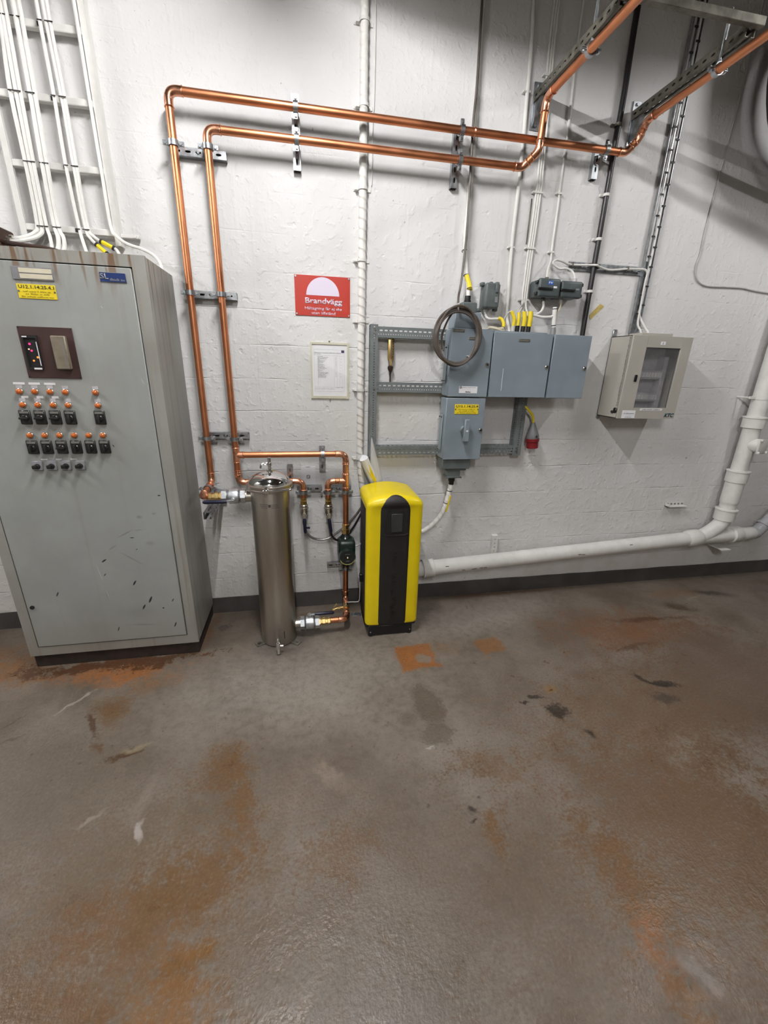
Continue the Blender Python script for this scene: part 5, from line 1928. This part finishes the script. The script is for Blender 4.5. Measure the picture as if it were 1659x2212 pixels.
# cable tray with its cables
tr = thing('cable_tray', 'narrow galvanised cable tray down the wall to the beige cabinet', 'cable tray', (2.105, 0, 1.83))
b = perf(B(), (2.078, -.006, 1.835), Z, X, 1.86, [(0, .016, 0, 0, 0), (.016, .044, .05, .022, .008), (.044, .060, 0, 0, 0)])
for xx in (2.078, 2.138):
    b.add([(xx, -.006, 1.835), (xx, -.006, 3.695), (xx, -.024, 3.695), (xx, -.024, 1.835)], [(0, 1, 2, 3)])
solid(b.build('tray', 'zinc', tr, smooth=0), .002)
k = B()
for i in range(17):
    zz = 1.95 + i * .105
    k.box(2.084, 2.106, -.034, -.030, zz - .004, zz + .004)
    k.box(2.110, 2.134, -.034, -.030, zz + .05 - .004, zz + .05 + .004)
k.pieces('cable_tie', 'rubber', tr, smooth=0)
cable([(2.090, -.022, 3.70), (2.090, -.022, 2.9), (2.092, -.022, 2.57), (2.090, -.022, 2.40), (2.092, -.022, 2.24)], .0075, 'grey_cable', 'tray_cable', 'left grey cable in the narrow cable tray', 'cables in the narrow tray')
cable([(2.120, -.022, 3.70), (2.119, -.022, 2.9), (2.118, -.022, 2.61), (2.120, -.022, 2.37), (2.118, -.022, 2.02), (2.114, -.024, 1.95), (2.150, -.05, 1.875), (2.165, -.07, 1.845), (2.168, -.075, 1.82)], .0070, 'white_cable', 'tray_cable', 'right white cable in the narrow cable tray, curling into the beige cabinet', 'cables in the narrow tray')

hr = thing('wall_rail', 'horizontal perforated rail on the wall crossing the black cable', 'rail', (1.85, 0, 2.165))
b = perf(B(), (1.584, -.008, 2.166), X, Z, .505, [(0, .012, 0, 0, 0), (.012, .030, .05, .016, .007), (.030, .044, 0, 0, 0)])
for zz in (2.166, 2.210):
    b.add([(1.584, 0, zz), (2.089, 0, zz), (2.089, -.008, zz), (1.584, -.008, zz)], [(0, 1, 2, 3)])
solid(b.build('rail', 'zinc', hr, smooth=0), .002)
k = B()
for xx in (1.63, 1.83, 2.05):
    bolt(k, (xx, -.009, 2.178), (0, -1, 0), .005, .004)
for xx in (1.598, 1.775, 1.972):
    k.box(xx - .004, xx + .004, -.030, -.008, 2.182, 2.204)
k.pieces('fixing', 'old_zinc', hr)
cable([(1.590, -.085, 2.085), (1.588, -.08, 2.118), (1.578, -.06, 2.150), (1.545, -.05, 2.163), (1.500, -.05, 2.160), (1.462, -.05, 2.178), (1.458, -.05, 2.192), (1.480, -.045, 2.204), (1.520, -.04, 2.200), (1.578, -.022, 2.192), (1.65, -.022, 2.193), (1.720, -.030, 2.196), (1.745, -.044, 2.194), (1.775, -.030, 2.190), (1.840, -.020, 2.181), (1.90, -.022, 2.184), (1.972, -.022, 2.193), (2.050, -.030, 2.195), (2.085, -.036, 2.192), (2.100, -.038, 2.172), (2.100, -.036, 2.12), (2.104, -.036, 1.97), (2.106, -.04, 1.89), (2.120, -.06, 1.850), (2.122, -.07, 1.82)], .0058, 'white_cable', 'wall_cable', 'white cable looping from the right junction box along the rail into the beige cabinet')
cable([(2.489, -.006, 3.74), (2.487, -.006, 3.1), (2.480, -.006, 2.88), (2.474, -.006, 2.62), (2.470, -.006, 2.43), (2.474, -.006, 2.31), (2.464, -.006, 2.255), (2.474, -.006, 2.20), (2.515, -.006, 2.155), (2.590, -.006, 2.136), (2.73, -.006, 2.139), (2.86, -.006, 2.140), (2.95, -.006, 2.130), (3.07, -.006, 2.122), (3.4, -.006, 2.10)], .0045, 'grey_cable', 'wall_cable', 'thin grey cable bending right on the wall above the beige cabinet')

# yellow tape remnant
tp = B().add([(1.780, -.0015, 1.930), (1.843, -.0015, 1.998), (1.872, -.002, 1.984), (1.866, -.0015, 1.976), (1.793, -.0015, 1.904), (1.786, -.002, 1.912)], [(0, 1, 2, 3, 4, 5)])
o = tp.build('tape_remnant', 'tape_ochre', None, loc=(1.82, 0, 1.93), smooth=0)
solid(o, .001)
tag(o, 'torn ochre tape remnant stuck on the wall right of the black cable', 'tape')

# ------------------------------------------------------------------ grey junction boxes
def jbox(label, x0, x1, z0, z1, yb, yf, mat):
    t = thing('junction_box', label, 'junction box', ((x0 + x1) / 2, yb, z0), 'grey junction boxes')
    B().box(x0 + .004, x1 - .004, yf + .030, yb, z0 + .004, z1 - .004, .008, 2).build('back_shell', mat, t)
    B().box(x0, x1, yf, yf + .032, z0, z1, .012, 3).build('cover', mat, t)
    return t


j1 = jbox('upright grey junction box beside the cable coil', 1.040, 1.128, 1.925, 2.056, 0, -.098, 'box_green')
k = B()
for xx, zz in ((1.036, 2.052), (1.125, 2.058), (1.030, 1.918), (1.128, 1.925)):
    k.box(xx - .012, xx + .012, -.060, -.030, zz - .010, zz + .010, .004)
k.box(1.097, 1.113, -.106, -.096, 2.005, 2.052, .003).box(1.075, 1.095, -.066, -.036, 2.050, 2.066, .004)
k.pieces('lug', 'box_green', j1)
B().box(1.098, 1.116, -.1005, -.098, 1.955, 1.985, .001).build('paper_label', 'switch_grey', j1)
g_ = B().lathe([(.012, 0), (.012, -.012), (.009, -.014), (.009, -.024)], (1.068, -.055, 1.924), Z, 12)
g_.build('cable_gland', 'grey_cable', j1)
cable([(1.068, -.055, 1.908), (1.072, -.058, 1.885), (1.090, -.068, 1.872), (1.130, -.075, 1.874), (1.155, -.085, 1.872), (1.166, -.095, 1.855), (1.168, -.10, 1.80)], .0072, 'white_cable', 'box_cable', 'short white cable from the upright junction box with a yellow sleeve')
t = thing('cable_tag', 'yellow sleeve on the short cable under the upright junction box', 'cable tag', (1.165, -.09, 1.85), 'yellow cable tags')
B().tube(smoothpath([(1.140, -.08, 1.877), (1.158, -.087, 1.871), (1.168, -.098, 1.850), (1.169, -.10, 1.830)], 4), .0098, 10).build('sleeve', 'yellow_tag', t)

j2 = jbox('dark grey junction box with a blue FV label', 1.345, 1.480, 1.995, 2.092, -.012, -.130, 'box_dark')
j3 = jbox('dark grey junction box right of the FV box', 1.492, 1.628, 1.998, 2.088, -.012, -.120, 'box_dark')
for t, x0, x1, z0, yf in ((j2, 1.345, 1.480, 2.035, -.130), (j3, 1.492, 1.628, 2.036, -.120)):
    k = B().box(x0 - .006, x0 + .085, yf - .008, yf + .004, z0 - .004, z0 + .008, .003)
    for xx in (x0 - .005, x1 + .002):
        for zz in (z0 + .036, z0 - .022):
            k.box(xx - .007, xx + .007, yf + .010, yf + .034, zz - .009, zz + .009, .003)
    k.pieces('latch', 'black_plastic', t)
    B().box(x0 + .010, x1 - .010, -.012, 0, 2.005, 2.08).build('wall_spacer', 'box_dark', t, smooth=0)
l = B().box(1.398, 1.430, -.1315, -.130, 2.058, 2.078, .0003).build('blue_label', 'label_blue', j2, label='blue label reading FV')
text(l, 'FV', 1.4000, 2.0625, -.1322, .0115, 'white_plastic', width=.026, bold=.0004)
B().box(1.434, 1.456, -.1322, -.130, 2.041, 2.052, .001).build('white_label', 'white_plastic', j2)
B().box(1.585, 1.606, -.1215, -.120, 2.040, 2.050, .001).build('paper_label', 'switch_grey', j3)
g_ = B()
g_.cyl((1.416, -.075, 2.088), (1.416, -.075, 2.106), .010, n=10).cyl((1.410, -.075, 1.998), (1.410, -.08, 1.978), .012, n=10)
g_.build('cable_gland', 'old_zinc', j2)
g_ = B()
g_.cyl((1.590, -.085, 2.084), (1.590, -.085, 2.108), .014, .010, n=12).cyl((1.524, -.075, 2.000), (1.524, -.08, 1.975), .011, n=10)
g_.build('cable_gland', 'grey_cable', j3)
cable([(1.410, -.08, 1.985), (1.413, -.085, 1.950), (1.398, -.09, 1.922), (1.370, -.095, 1.908), (1.342, -.10, 1.908), (1.325, -.105, 1.890), (1.324, -.108, 1.798)], .0072, 'white_cable', 'box_cable', 'white cable from under the FV box into the middle switch box')
cable([(1.524, -.08, 1.985), (1.522, -.085, 1.952), (1.506, -.09, 1.920), (1.500, -.095, 1.880), (1.498, -.10, 1.80)], .0055, 'cream', 'box_cable', 'cream cable from under the right junction box into the right switch box')
cable([(1.480, -.10, 1.905), (1.455, -.10, 1.896), (1.400, -.10, 1.893), (1.345, -.10, 1.900), (1.330, -.104, 1.885), (1.328, -.108, 1.798)], .0078, 'white_cable', 'box_cable', 'thick white cable sagging from the upright stub to the middle switch box')
st = thing('cable_stub', 'capped white cable stub standing on the right switch box', 'cable stub', (1.487, -.10, 1.796))
B().cyl((1.489, -.10, 1.840), (1.479, -.10, 1.950), .0125, n=12).build('stub', 'white_cable', st)
B().lathe([(.017, 0), (.015, .030), (.012, .046)], (1.490, -.10, 1.796), Z, 12).build('gland', 'switch_grey', st)
k = B().band((1.4797, -.10, 1.940), (-.09, 0, 1), .0127, .003, .001, 12).band((1.487, -.10, 1.850), (-.09, 0, 1), .0127, .004, .001, 12)
k.pieces('cable_tie', 'rubber', st)
# yellow sleeves on the cables entering the middle box
for i, (xx, xt, w, zz0, zz1, lab) in enumerate(((1.226, 1.207, .010, 1.832, 1.915, 'curved yellow sleeve leftmost on the middle switch box'), (1.254, 1.253, .010, 1.835, 1.910, 'slim yellow sleeve second from left on the middle switch box'),
                                               (1.290, 1.286, .013, 1.838, 1.916, 'wide yellow sleeve third from left on the middle switch box'), (1.326, 1.326, .014, 1.838, 1.918, 'yellow sleeve rightmost on the middle switch box'))):
    t = thing('cable_tag', lab, 'cable tag', (xx, -.105, zz0), 'yellow cable tags')
    B().tube(smoothpath([(xx, -.106, zz0), (xx + .001, -.108, (zz0 + zz1) / 2), (xt, -.104, zz1)], 5), w, 10).build('sleeve', 'yellow_tag', t)
    g_ = B().cyl((xx, -.105, 1.803), (xx, -.105, zz0 + .004), .012, n=10)
    g_.build('gland', 'grey_cable' if i == 0 else 'black_plastic', t)
cable([(1.254, -.105, 1.80), (1.255, -.105, 1.85), (1.250, -.10, 1.92), (1.290, -.06, 1.955), (1.312, -.03, 1.975)], .005, 'grey_cable', 'box_cable', 'thin grey cable joining the three clipped cables above the middle box')
lp = smoothpath([(1.206, -.10, 1.800), (1.180, -.09, 1.83), (1.176, -.085, 1.87), (1.192, -.09, 1.905), (1.212, -.10, 1.918)], 6)
o = B().tube(lp, .0042, 7).build('clear_loop', 'grey_cable', None, loc=(1.2, -.1, 1.8))
tag(o, 'thin grey cable loop beside the leftmost yellow sleeve', 'cable')
o = B().tube([(1.115 + .052 * cos(2 * pi * i / 30), -.105 + .035 * sin(2 * pi * i / 30), 1.812 + .006 * sin(4 * pi * i / 30)) for i in range(30)], .0055, 8, closed=True)
o.tube([(1.118 + .046 * cos(2 * pi * i / 30), -.105 + .030 * sin(2 * pi * i / 30), 1.821 + .004 * sin(4 * pi * i / 30 + 1)) for i in range(30)], .0050, 8, closed=True)
o = o.build('cable_ring', 'cream', None, loc=(1.115, -.105, 1.806))
tag(o, 'small cream cable ring lying on top of the switch boxes', 'cable coil')

# red industrial plug hanging under the frame
pg = thing('power_plug', 'grey and red industrial plug hanging beside the perforated frame', 'plug', (1.475, -.06, 1.10))
ax = Vector((.016, 0, -.155)).normalized()
B().lathe([(.012, 0), (.016, .012), (.030, .055), (.040, .085), (.040, .105)], (1.468, -.062, 1.275), ax, 20).build('plug_body', 'plug_grey', pg)
B().lathe([(.038, .100), (.043, .104), (.043, .122), (.038, .126), (.038, .165), (.034, .167)], (1.468, -.062, 1.275), ax, 12).build('plug_socket', 'plug_red', pg, label='red socket end')
B().box(1.475, 1.487, -.106, -.098, 1.185, 1.198, .002).build('arrow_mark', 'rubber', pg)
B().tube(smoothpath([(1.395, -.055, 1.378), (1.425, -.06, 1.352), (1.452, -.062, 1.325), (1.464, -.062, 1.295), (1.468, -.062, 1.272)], 5), .008, 10).build('cable', 'yellow_tag', pg)

# ------------------------------------------------------------------ rolled documents in a plastic sleeve
sv = thing('document_sleeve', 'clear plastic sleeve with rolled papers hanging at the perforated frame', 'document sleeve', (.40, -.06, .89))
U_ = Vector((.072, .030, -.160)).normalized()
c0 = Vector((.354, -.085, 1.062))
ru = Vector((1, 0, 0))
ru = (ru - U_ * ru.dot(U_)).normalized()
rv = ru.cross(U_).normalized()
if rv.z < 0:
    rv = -rv
poly = [(-.003, .056), (-.014, .024), (-.025, -.004), (-.027, -.022), (-.018, -.036), (0, -.042), (.018, -.036), (.027, -.022), (.026, -.002), (.015, .026)]
rb = B()
ring = [c0 + ru * p[0] + rv * p[1] for p in poly]
ring2 = [c0 + U_ * .19 + ru * p[0] * .9 + rv * p[1] * .75 for p in poly]
np_ = len(poly)
rb.add(ring + ring2, [(i, (i + 1) % np_, np_ + (i + 1) % np_, np_ + i) for i in range(np_)] + [tuple(range(np_)), tuple(range(2 * np_ - 1, np_ - 1, -1))])
rb.build('rolled_paper', 'paper', sv, smooth=50)
yo = c0 - Vector((0, .034, .012))
b = B().add([yo + ru * .016 + U_ * .02, yo - ru * .010 + U_ * .03, yo + ru * .004 + U_ * .17, yo + ru * .022 + U_ * .165], [(0, 1, 2, 3)])
solid(b.build('yellow_sheet', 'yellow_tag', sv, smooth=0), .001)
b = B()
vs, fs = [], []
for i in range(9):
    s_ = i / 8
    z = 1.190 - .31 * s_
    xl = .402 - .022 * s_ + .055 * s_ * s_ * .6
    xr = .404 + .078 * min(1, s_ * 1.1)
    for j in range(7):
        t_ = j / 6
        vs.append((xl + (xr - xl) * t_, -.070 - .030 * sin(pi * t_) * s_, z))
for i in range(8):
    for j in range(6):
        fs.append((i * 7 + j, i * 7 + j + 1, (i + 1) * 7 + j + 1, (i + 1) * 7 + j))
b.add(vs, fs)
solid(b.build('plastic_sheet', 'clear_sleeve', sv, smooth=60), .0008)
B().cyl((.402, -.048, 1.188), (.402, -.075, 1.188), .003, n=8).build('hook', 'zinc', sv)

# ------------------------------------------------------------------ beige wall cabinet with window
KX0, KX1, KZ0, KZ1, KY = 1.962, 2.382, 1.320, 1.811, -.205
kc = thing('wall_cabinet', 'beige steel wall cabinet with a glazed door and blue corner lettering', 'cabinet', (2.17, 0, 1.32))
b = B()
b.box(KX0, KX1, -.012, -.008, KZ0, KZ1).box(KX0, KX0 + .004, KY + .018, -.008, KZ0, KZ1).box(KX1 - .004, KX1, KY + .018, -.008, KZ0, KZ1)
b.box(KX0, KX1, KY + .018, -.008, KZ0, KZ0 + .004).box(KX0, KX1, KY + .018, -.008, KZ1 - .004, KZ1)
b.build('cabinet_shell', 'beige_enamel', kc, smooth=0)
WX0, WX1, WZ0, WZ1 = 2.065, 2.309, 1.388, 1.746
b = B()
b.box(KX0, WX0, KY, KY + .014, KZ0, KZ1, .0015).box(WX1, KX1, KY, KY + .014, KZ0, KZ1, .0015)
b.box(WX0, WX1, KY, KY + .014, KZ0, WZ0).box(WX0, WX1, KY, KY + .014, WZ1, KZ1)
kd = b.build('door', 'beige_enamel', kc)
B().box(WX0, WX1, KY + .004, KY + .007, WZ0, WZ1).build('window_pane', 'clear_pane', kd, smooth=0)
b = B()
b.box(WX0 - .004, WX0, KY + .010, KY + .016, WZ0, WZ1).box(WX1, WX1 + .004, KY + .010, KY + .016, WZ0, WZ1)
b.build('window_gasket', 'rubber', kd, smooth=0)
gk = B()
gk.box(KX0 + .004, KX0 + .010, KY + .014, KY + .018, KZ0 + .004, KZ1 - .004).box(KX1 - .010, KX1 - .004, KY + .014, KY + .018, KZ0 + .004, KZ1 - .004)
gk.pieces('door_seal', 'rubber', kc, smooth=0)
B().box(2.022, 2.040, KY - .008, KY, 1.545, 1.586, .005, 2).build('door_lock', 'black_plastic', kd)
b = B().box(KX0 - .007, KX0 + .001, -.188, -.160, 1.352, 1.384, .006)
b.box(KX0 - .012, KX0 - .002, -.165, -.145, 1.350, 1.366, .003)
b.build('hinge_cap', 'black_plastic', kc)
b = B()
vs, fs = [], []
for i in range(61):
    zz = 1.395 + i * .0068
    vs += [(KX0 - .0006, -.184 + random.uniform(-.002, .002), zz), (KX0 - .0006, -.174 + random.uniform(-.003, .005), zz)]
    if i:
        fs.append((2 * i - 2, 2 * i - 1, 2 * i + 1, 2 * i))
b.add(vs, fs)
b.build('worn_sealant', 'beige_dark', kc, smooth=0)
l = B().box(2.157, 2.190, KY - .001, KY, 1.762, 1.781).build('number_label', 'white_plastic', kd, smooth=0)
text(l, '1', 2.168, 1.7655, KY - .0018, .0115, 'ink', bold=.0006)
l = B().box(1.989, 2.084, KY - .001, KY, 1.322, 1.371).build('paper_label', 'paper', kd, smooth=0)
small_print(l, 2.0, 2.03, 1.360, KY - .0012, .003, 'lite_ink', [4])
small_print(l, 1.998, 2.075, 1.350, KY - .0012, .004, 'plum_ink', [8])
small_print(l, 2.018, 2.055, 1.340, KY - .0012, .003, 'lite_ink', [4])
small_print(l, 2.012, 2.060, 1.328, KY - .0012, .003, 'plum_ink', [5])
l = B().box(2.113, 2.277, KY - .001, KY, 1.370, 1.384).build('strip_label', 'white_plastic', kd, smooth=0)
small_print(l, 2.126, 2.262, 1.3745, KY - .0012, .005, 'ink', [4, 4, 6])
text(kd, 'KTC', 2.300, 1.332, KY - .0012, .023, 'logo_teal', width=.074, shear=.28, bold=.0012)
# inside: mounting plate, two device rows, wiring duct
b = B().box(KX0 + .02, KX1 - .02, -.030, -.026, KZ0 + .02, KZ1 - .02)
b.build('mounting_plate', 'lite_ink', kc, smooth=0)
for zz in (1.560, 1.420):
    r_ = B().box(2.02, 2.33, -.085, -.030, zz, zz + .055, .002).build('device_row', 'lite_ink', kc)
    k = B()
    for i in range(14):
        k.box(2.024 + i * .022, 2.043 + i * .022, -.090, -.085, zz + .012, zz + .043)
    k.pieces('breaker', 'white_plastic', r_, smooth=0)
B().box(2.318, 2.345, -.095, -.030, 1.35, 1.70, .002).build('wiring_duct', 'lite_ink', kc)
B().box(2.060, 2.280, -.150, -.040, KZ1, KZ1 + .020, .001).build('gland_plate', 'beige_enamel', kc)
lug = B()
lug.box(KX0 + .006, KX0 + .034, -.010, 0, KZ1 - .005, KZ1 + .045, .003)
lug.build('mounting_lug', 'zinc', kc)
lug = B().cyl((KX0 + .012, -.012, KZ0 - .012), (KX0 + .012, 0, KZ0 - .012), .012, n=12)
lug.cyl((KX0 + .35, -.012, KZ0 - .012), (KX0 + .35, 0, KZ0 - .012), .012, n=12)
lug.cyl((KX0 + .165, -.05, KZ0 - .016), (KX0 + .165, -.05, KZ0), .012, n=10)
lug.pieces('lower_fixing', 'zinc', kc)

# ------------------------------------------------------------------ small brackets on the wall
ws_ = thing('wall_shelf', 'tiny white painted bracket shelf on the wall under the beige cabinet', 'bracket', (2.785, 0, .635))
b = B().box(2.700, 2.868, -.040, 0, .640, .645).box(2.700, 2.704, -.040, 0, .640, .664).box(2.700, 2.868, -.003, 0, .640, .665)
b.build('shelf_channel', 'white_paint', ws_, smooth=0)
k = B()
for i in range(5):
    k.box(2.715 + i * .032, 2.728 + i * .032, -.006, -.002, .650, .662)
k.pieces('slot', 'beige_dark', ws_, smooth=0)
wb = thing('wall_bracket', 'short painted slotted bracket standing on the wall above the drain pipe', 'bracket', (1.32, 0, .31))
b = perf(B(), (1.300, -.030, .30), Z, X, .172, [(0, .012, 0, 0, 0), (.012, .026, .030, .010, .007), (.026, .040, 0, 0, 0)])
b.add([(1.300, -.030, .30), (1.300, -.030, .472), (1.300, 0, .472), (1.300, 0, .30)], [(0, 1, 2, 3)])
b.add([(1.300, -.030, .472), (1.340, -.030, .472), (1.340, 0, .472), (1.300, 0, .472)], [(0, 1, 2, 3)])
solid(b.build('channel', 'white_paint', wb, smooth=0), .002)

# ------------------------------------------------------------------ painted drain pipes
PD = .053
YD_ = -.100
dp = thing('drain_pipe', 'white painted drain pipe sloping along the foot of the wall', 'pipe', (1.9, YD_, .29))


def dz(x):
    return .290 + (x - .88) * .0545


A, E_ = Vector((.70, YD_, dz(.70))), Vector((2.93, YD_, dz(2.93)))
B().cyl(A, E_, PD, n=28).build('pipe', 'white_paint', dp)
d_ = (E_ - A).normalized()
for x0, x1, r in ((.770, .842, PD + .009),):
    b = B().cyl((x0, YD_, dz(x0)), (x1, YD_, dz(x1)), r, n=28)
    b.torus((x1, YD_, dz(x1)), d_, r - .001, .004, 28, 6)
    b.torus((x0, YD_, dz(x0)), d_, r - .001, .004, 28, 6)
    b.build('socket', 'white_paint', dp)
b = B().lathe([(PD, 0), (PD + .008, .015), (PD + .012, .035), (PD + .012, .10), (PD + .006, .115), (PD, .13)], (2.865, YD_, dz(2.865)), d_, 28)
b.build('socket', 'white_paint', dp)
k = B()
for i in range(9):
    xx = (1.05, 1.12, 1.135, 1.18, 1.21, 1.93, 1.96, 2.35, .93)[i]
    a = radians((-20, -22, -21, -20, -22, 0, -4, 30, 25)[i])
    p = Vector((xx, YD_ - (PD + .0003) * cos(a), dz(xx) + (PD + .0003) * sin(a)))
    k.box(p.x - .012, p.x + .012, p.y - .0006, p.y + .002, p.z - .002, p.z + .002)
k.pieces('paint_chip', 'rust_dark', dp, smooth=0)

SX = 3.165
stk = thing('drain_stack', 'white painted vertical drain stack with collars and an inspection hatch', 'pipe', (SX, YD_, .42))
B().cyl((SX, YD_, .60), (SX, YD_, 3.74), PD, n=28).build('pipe', 'white_paint', stk)
for z0, z1 in ((1.245, 1.325), (.845, .935), (.545, .635)):
    b = B().lathe([(PD + .004, 0), (PD + .015, .004), (PD + .016, z1 - z0 - .012), (PD + .021, z1 - z0 - .008), (PD + .021, z1 - z0), (PD + .004, z1 - z0 + .004)], (SX, YD_, z0), Z, 28)
    b.build('collar', 'white_paint', stk)
b = B().cyl((SX, YD_, .69), (SX, YD_, .845), PD + .007, n=28).cyl((SX, YD_, .68), (SX, YD_, .70), PD + .004, n=28)
b.build('coupling', 'white_paint', stk)
b = B().cyl((SX, YD_, 1.13), (SX + .02, YD_ - .085, 1.13), .048, n=20)
b.obox((SX + .023, YD_ - .092, 1.13), (.118, .014, .108), Matrix.Rotation(radians(13), 3, 'Z'), .010, 2)
for sx in (-1, 1):
    for sz in (-1, 1):
        c = Vector((SX + .023 + sx * .047, YD_ - .096 + sx * .011, 1.13 + sz * .044))
        b.cyl(c, c + Vector((.003, -.014, 0)), .009, n=8)
b.build('inspection_hatch', 'white_paint', stk)
b = B().band((SX, YD_, 1.455), Z, PD, .022, .003, 26)
b.box(SX - .105, SX - PD, -.105, -.095, 1.446, 1.464, .002).cyl((SX - .09, -.10, 1.455), (SX - .09, -.001, 1.455), .006, n=8)
b.build('pipe_strap', 'white_paint', stk)
# 45 degree branch into the sloping pipe
wy = thing('drain_branch', 'white painted pipe branch fitting at the foot of the drain stack', 'pipe', (3.1, YD_, .40))
b = B().tube(smoothpath([(SX, YD_, .565), (SX - .006, YD_, .530), (SX - .05, YD_, .480), (3.03, YD_, .425), (2.97, YD_, dz(2.97))], 5), PD, 24)
b.build('branch', 'white_paint', wy)
b = B().cyl((2.93, YD_, dz(2.93)), (3.40, YD_, dz(3.40) - .012), PD * .98, n=26)
b.build('run', 'white_paint', wy)
b = B().lathe([(PD, 0), (PD + .010, .008), (PD + .011, .075), (PD + .004, .085)], (3.265, YD_, dz(3.265) - .005), d_, 26)
b.build('socket', 'white_paint', wy)
b = B().lathe([(PD - .004, 0), (PD - .004, .10), (PD - .006, .104)], (3.38, YD_, dz(3.38) - .014), d_, 26)
b.build('end_sleeve', 'white_paint', wy)
gp_ = thing('grey_drain_pipe', 'grey plastic drain bend at the right edge joining the white branch', 'pipe', (3.52, YD_, .41))
B().tube(smoothpath([(3.47, YD_, .413), (3.515, YD_, .425), (3.56, YD_, .465), (3.62, YD_, .54), (3.70, YD_, .66), (3.78, YD_, .80)], 5), .043, 20).build('bend', 'drain_grey', gp_)
b = B().band((3.50, YD_, .420), (1, 0, .3), .044, .03, .005, 22).band((3.575, YD_, .484), (.62, 0, .75), .044, .02, .006, 22)
b.pieces('bend_socket', 'drain_grey', gp_)
st_ = B().box(3.185, 3.265, -.150, 0, .300, .308, .001)
o = st_.build('pipe_support', 'white_paint', None, loc=(3.22, -.07, .30))
tag(o, 'small white painted support tab in the wall under the drain branch', 'bracket')

# made-up hose coil out of view, added to cast the ring shadow
hc = thing('shadow_coil', 'added unseen coil of black hose casting a ring shadow beyond the beige cabinet', 'shadow caster', (2.93, -.26, 2.8))
b = B()
for i, (dr_, dy) in enumerate(((-.07, .03), (-.035, -.02), (0, .025), (.035, -.025), (.07, .02), (-.02, .05), (.03, .05))):
    R_ = .41 + dr_ * 1.6
    b.tube([(2.95 + R_ * cos(2 * pi * k / 48), -.26 + dy, 3.16 + R_ * sin(2 * pi * k / 48)) for k in range(48)], .030, 8, closed=True)
b.pieces('shadow_loop', 'black_cable', hc)
B().tube([(2.95, -.002, 3.62), (2.95, -.25, 3.58), (2.95, -.33, 3.60)], .008, 8).build('hook', 'old_zinc', hc)
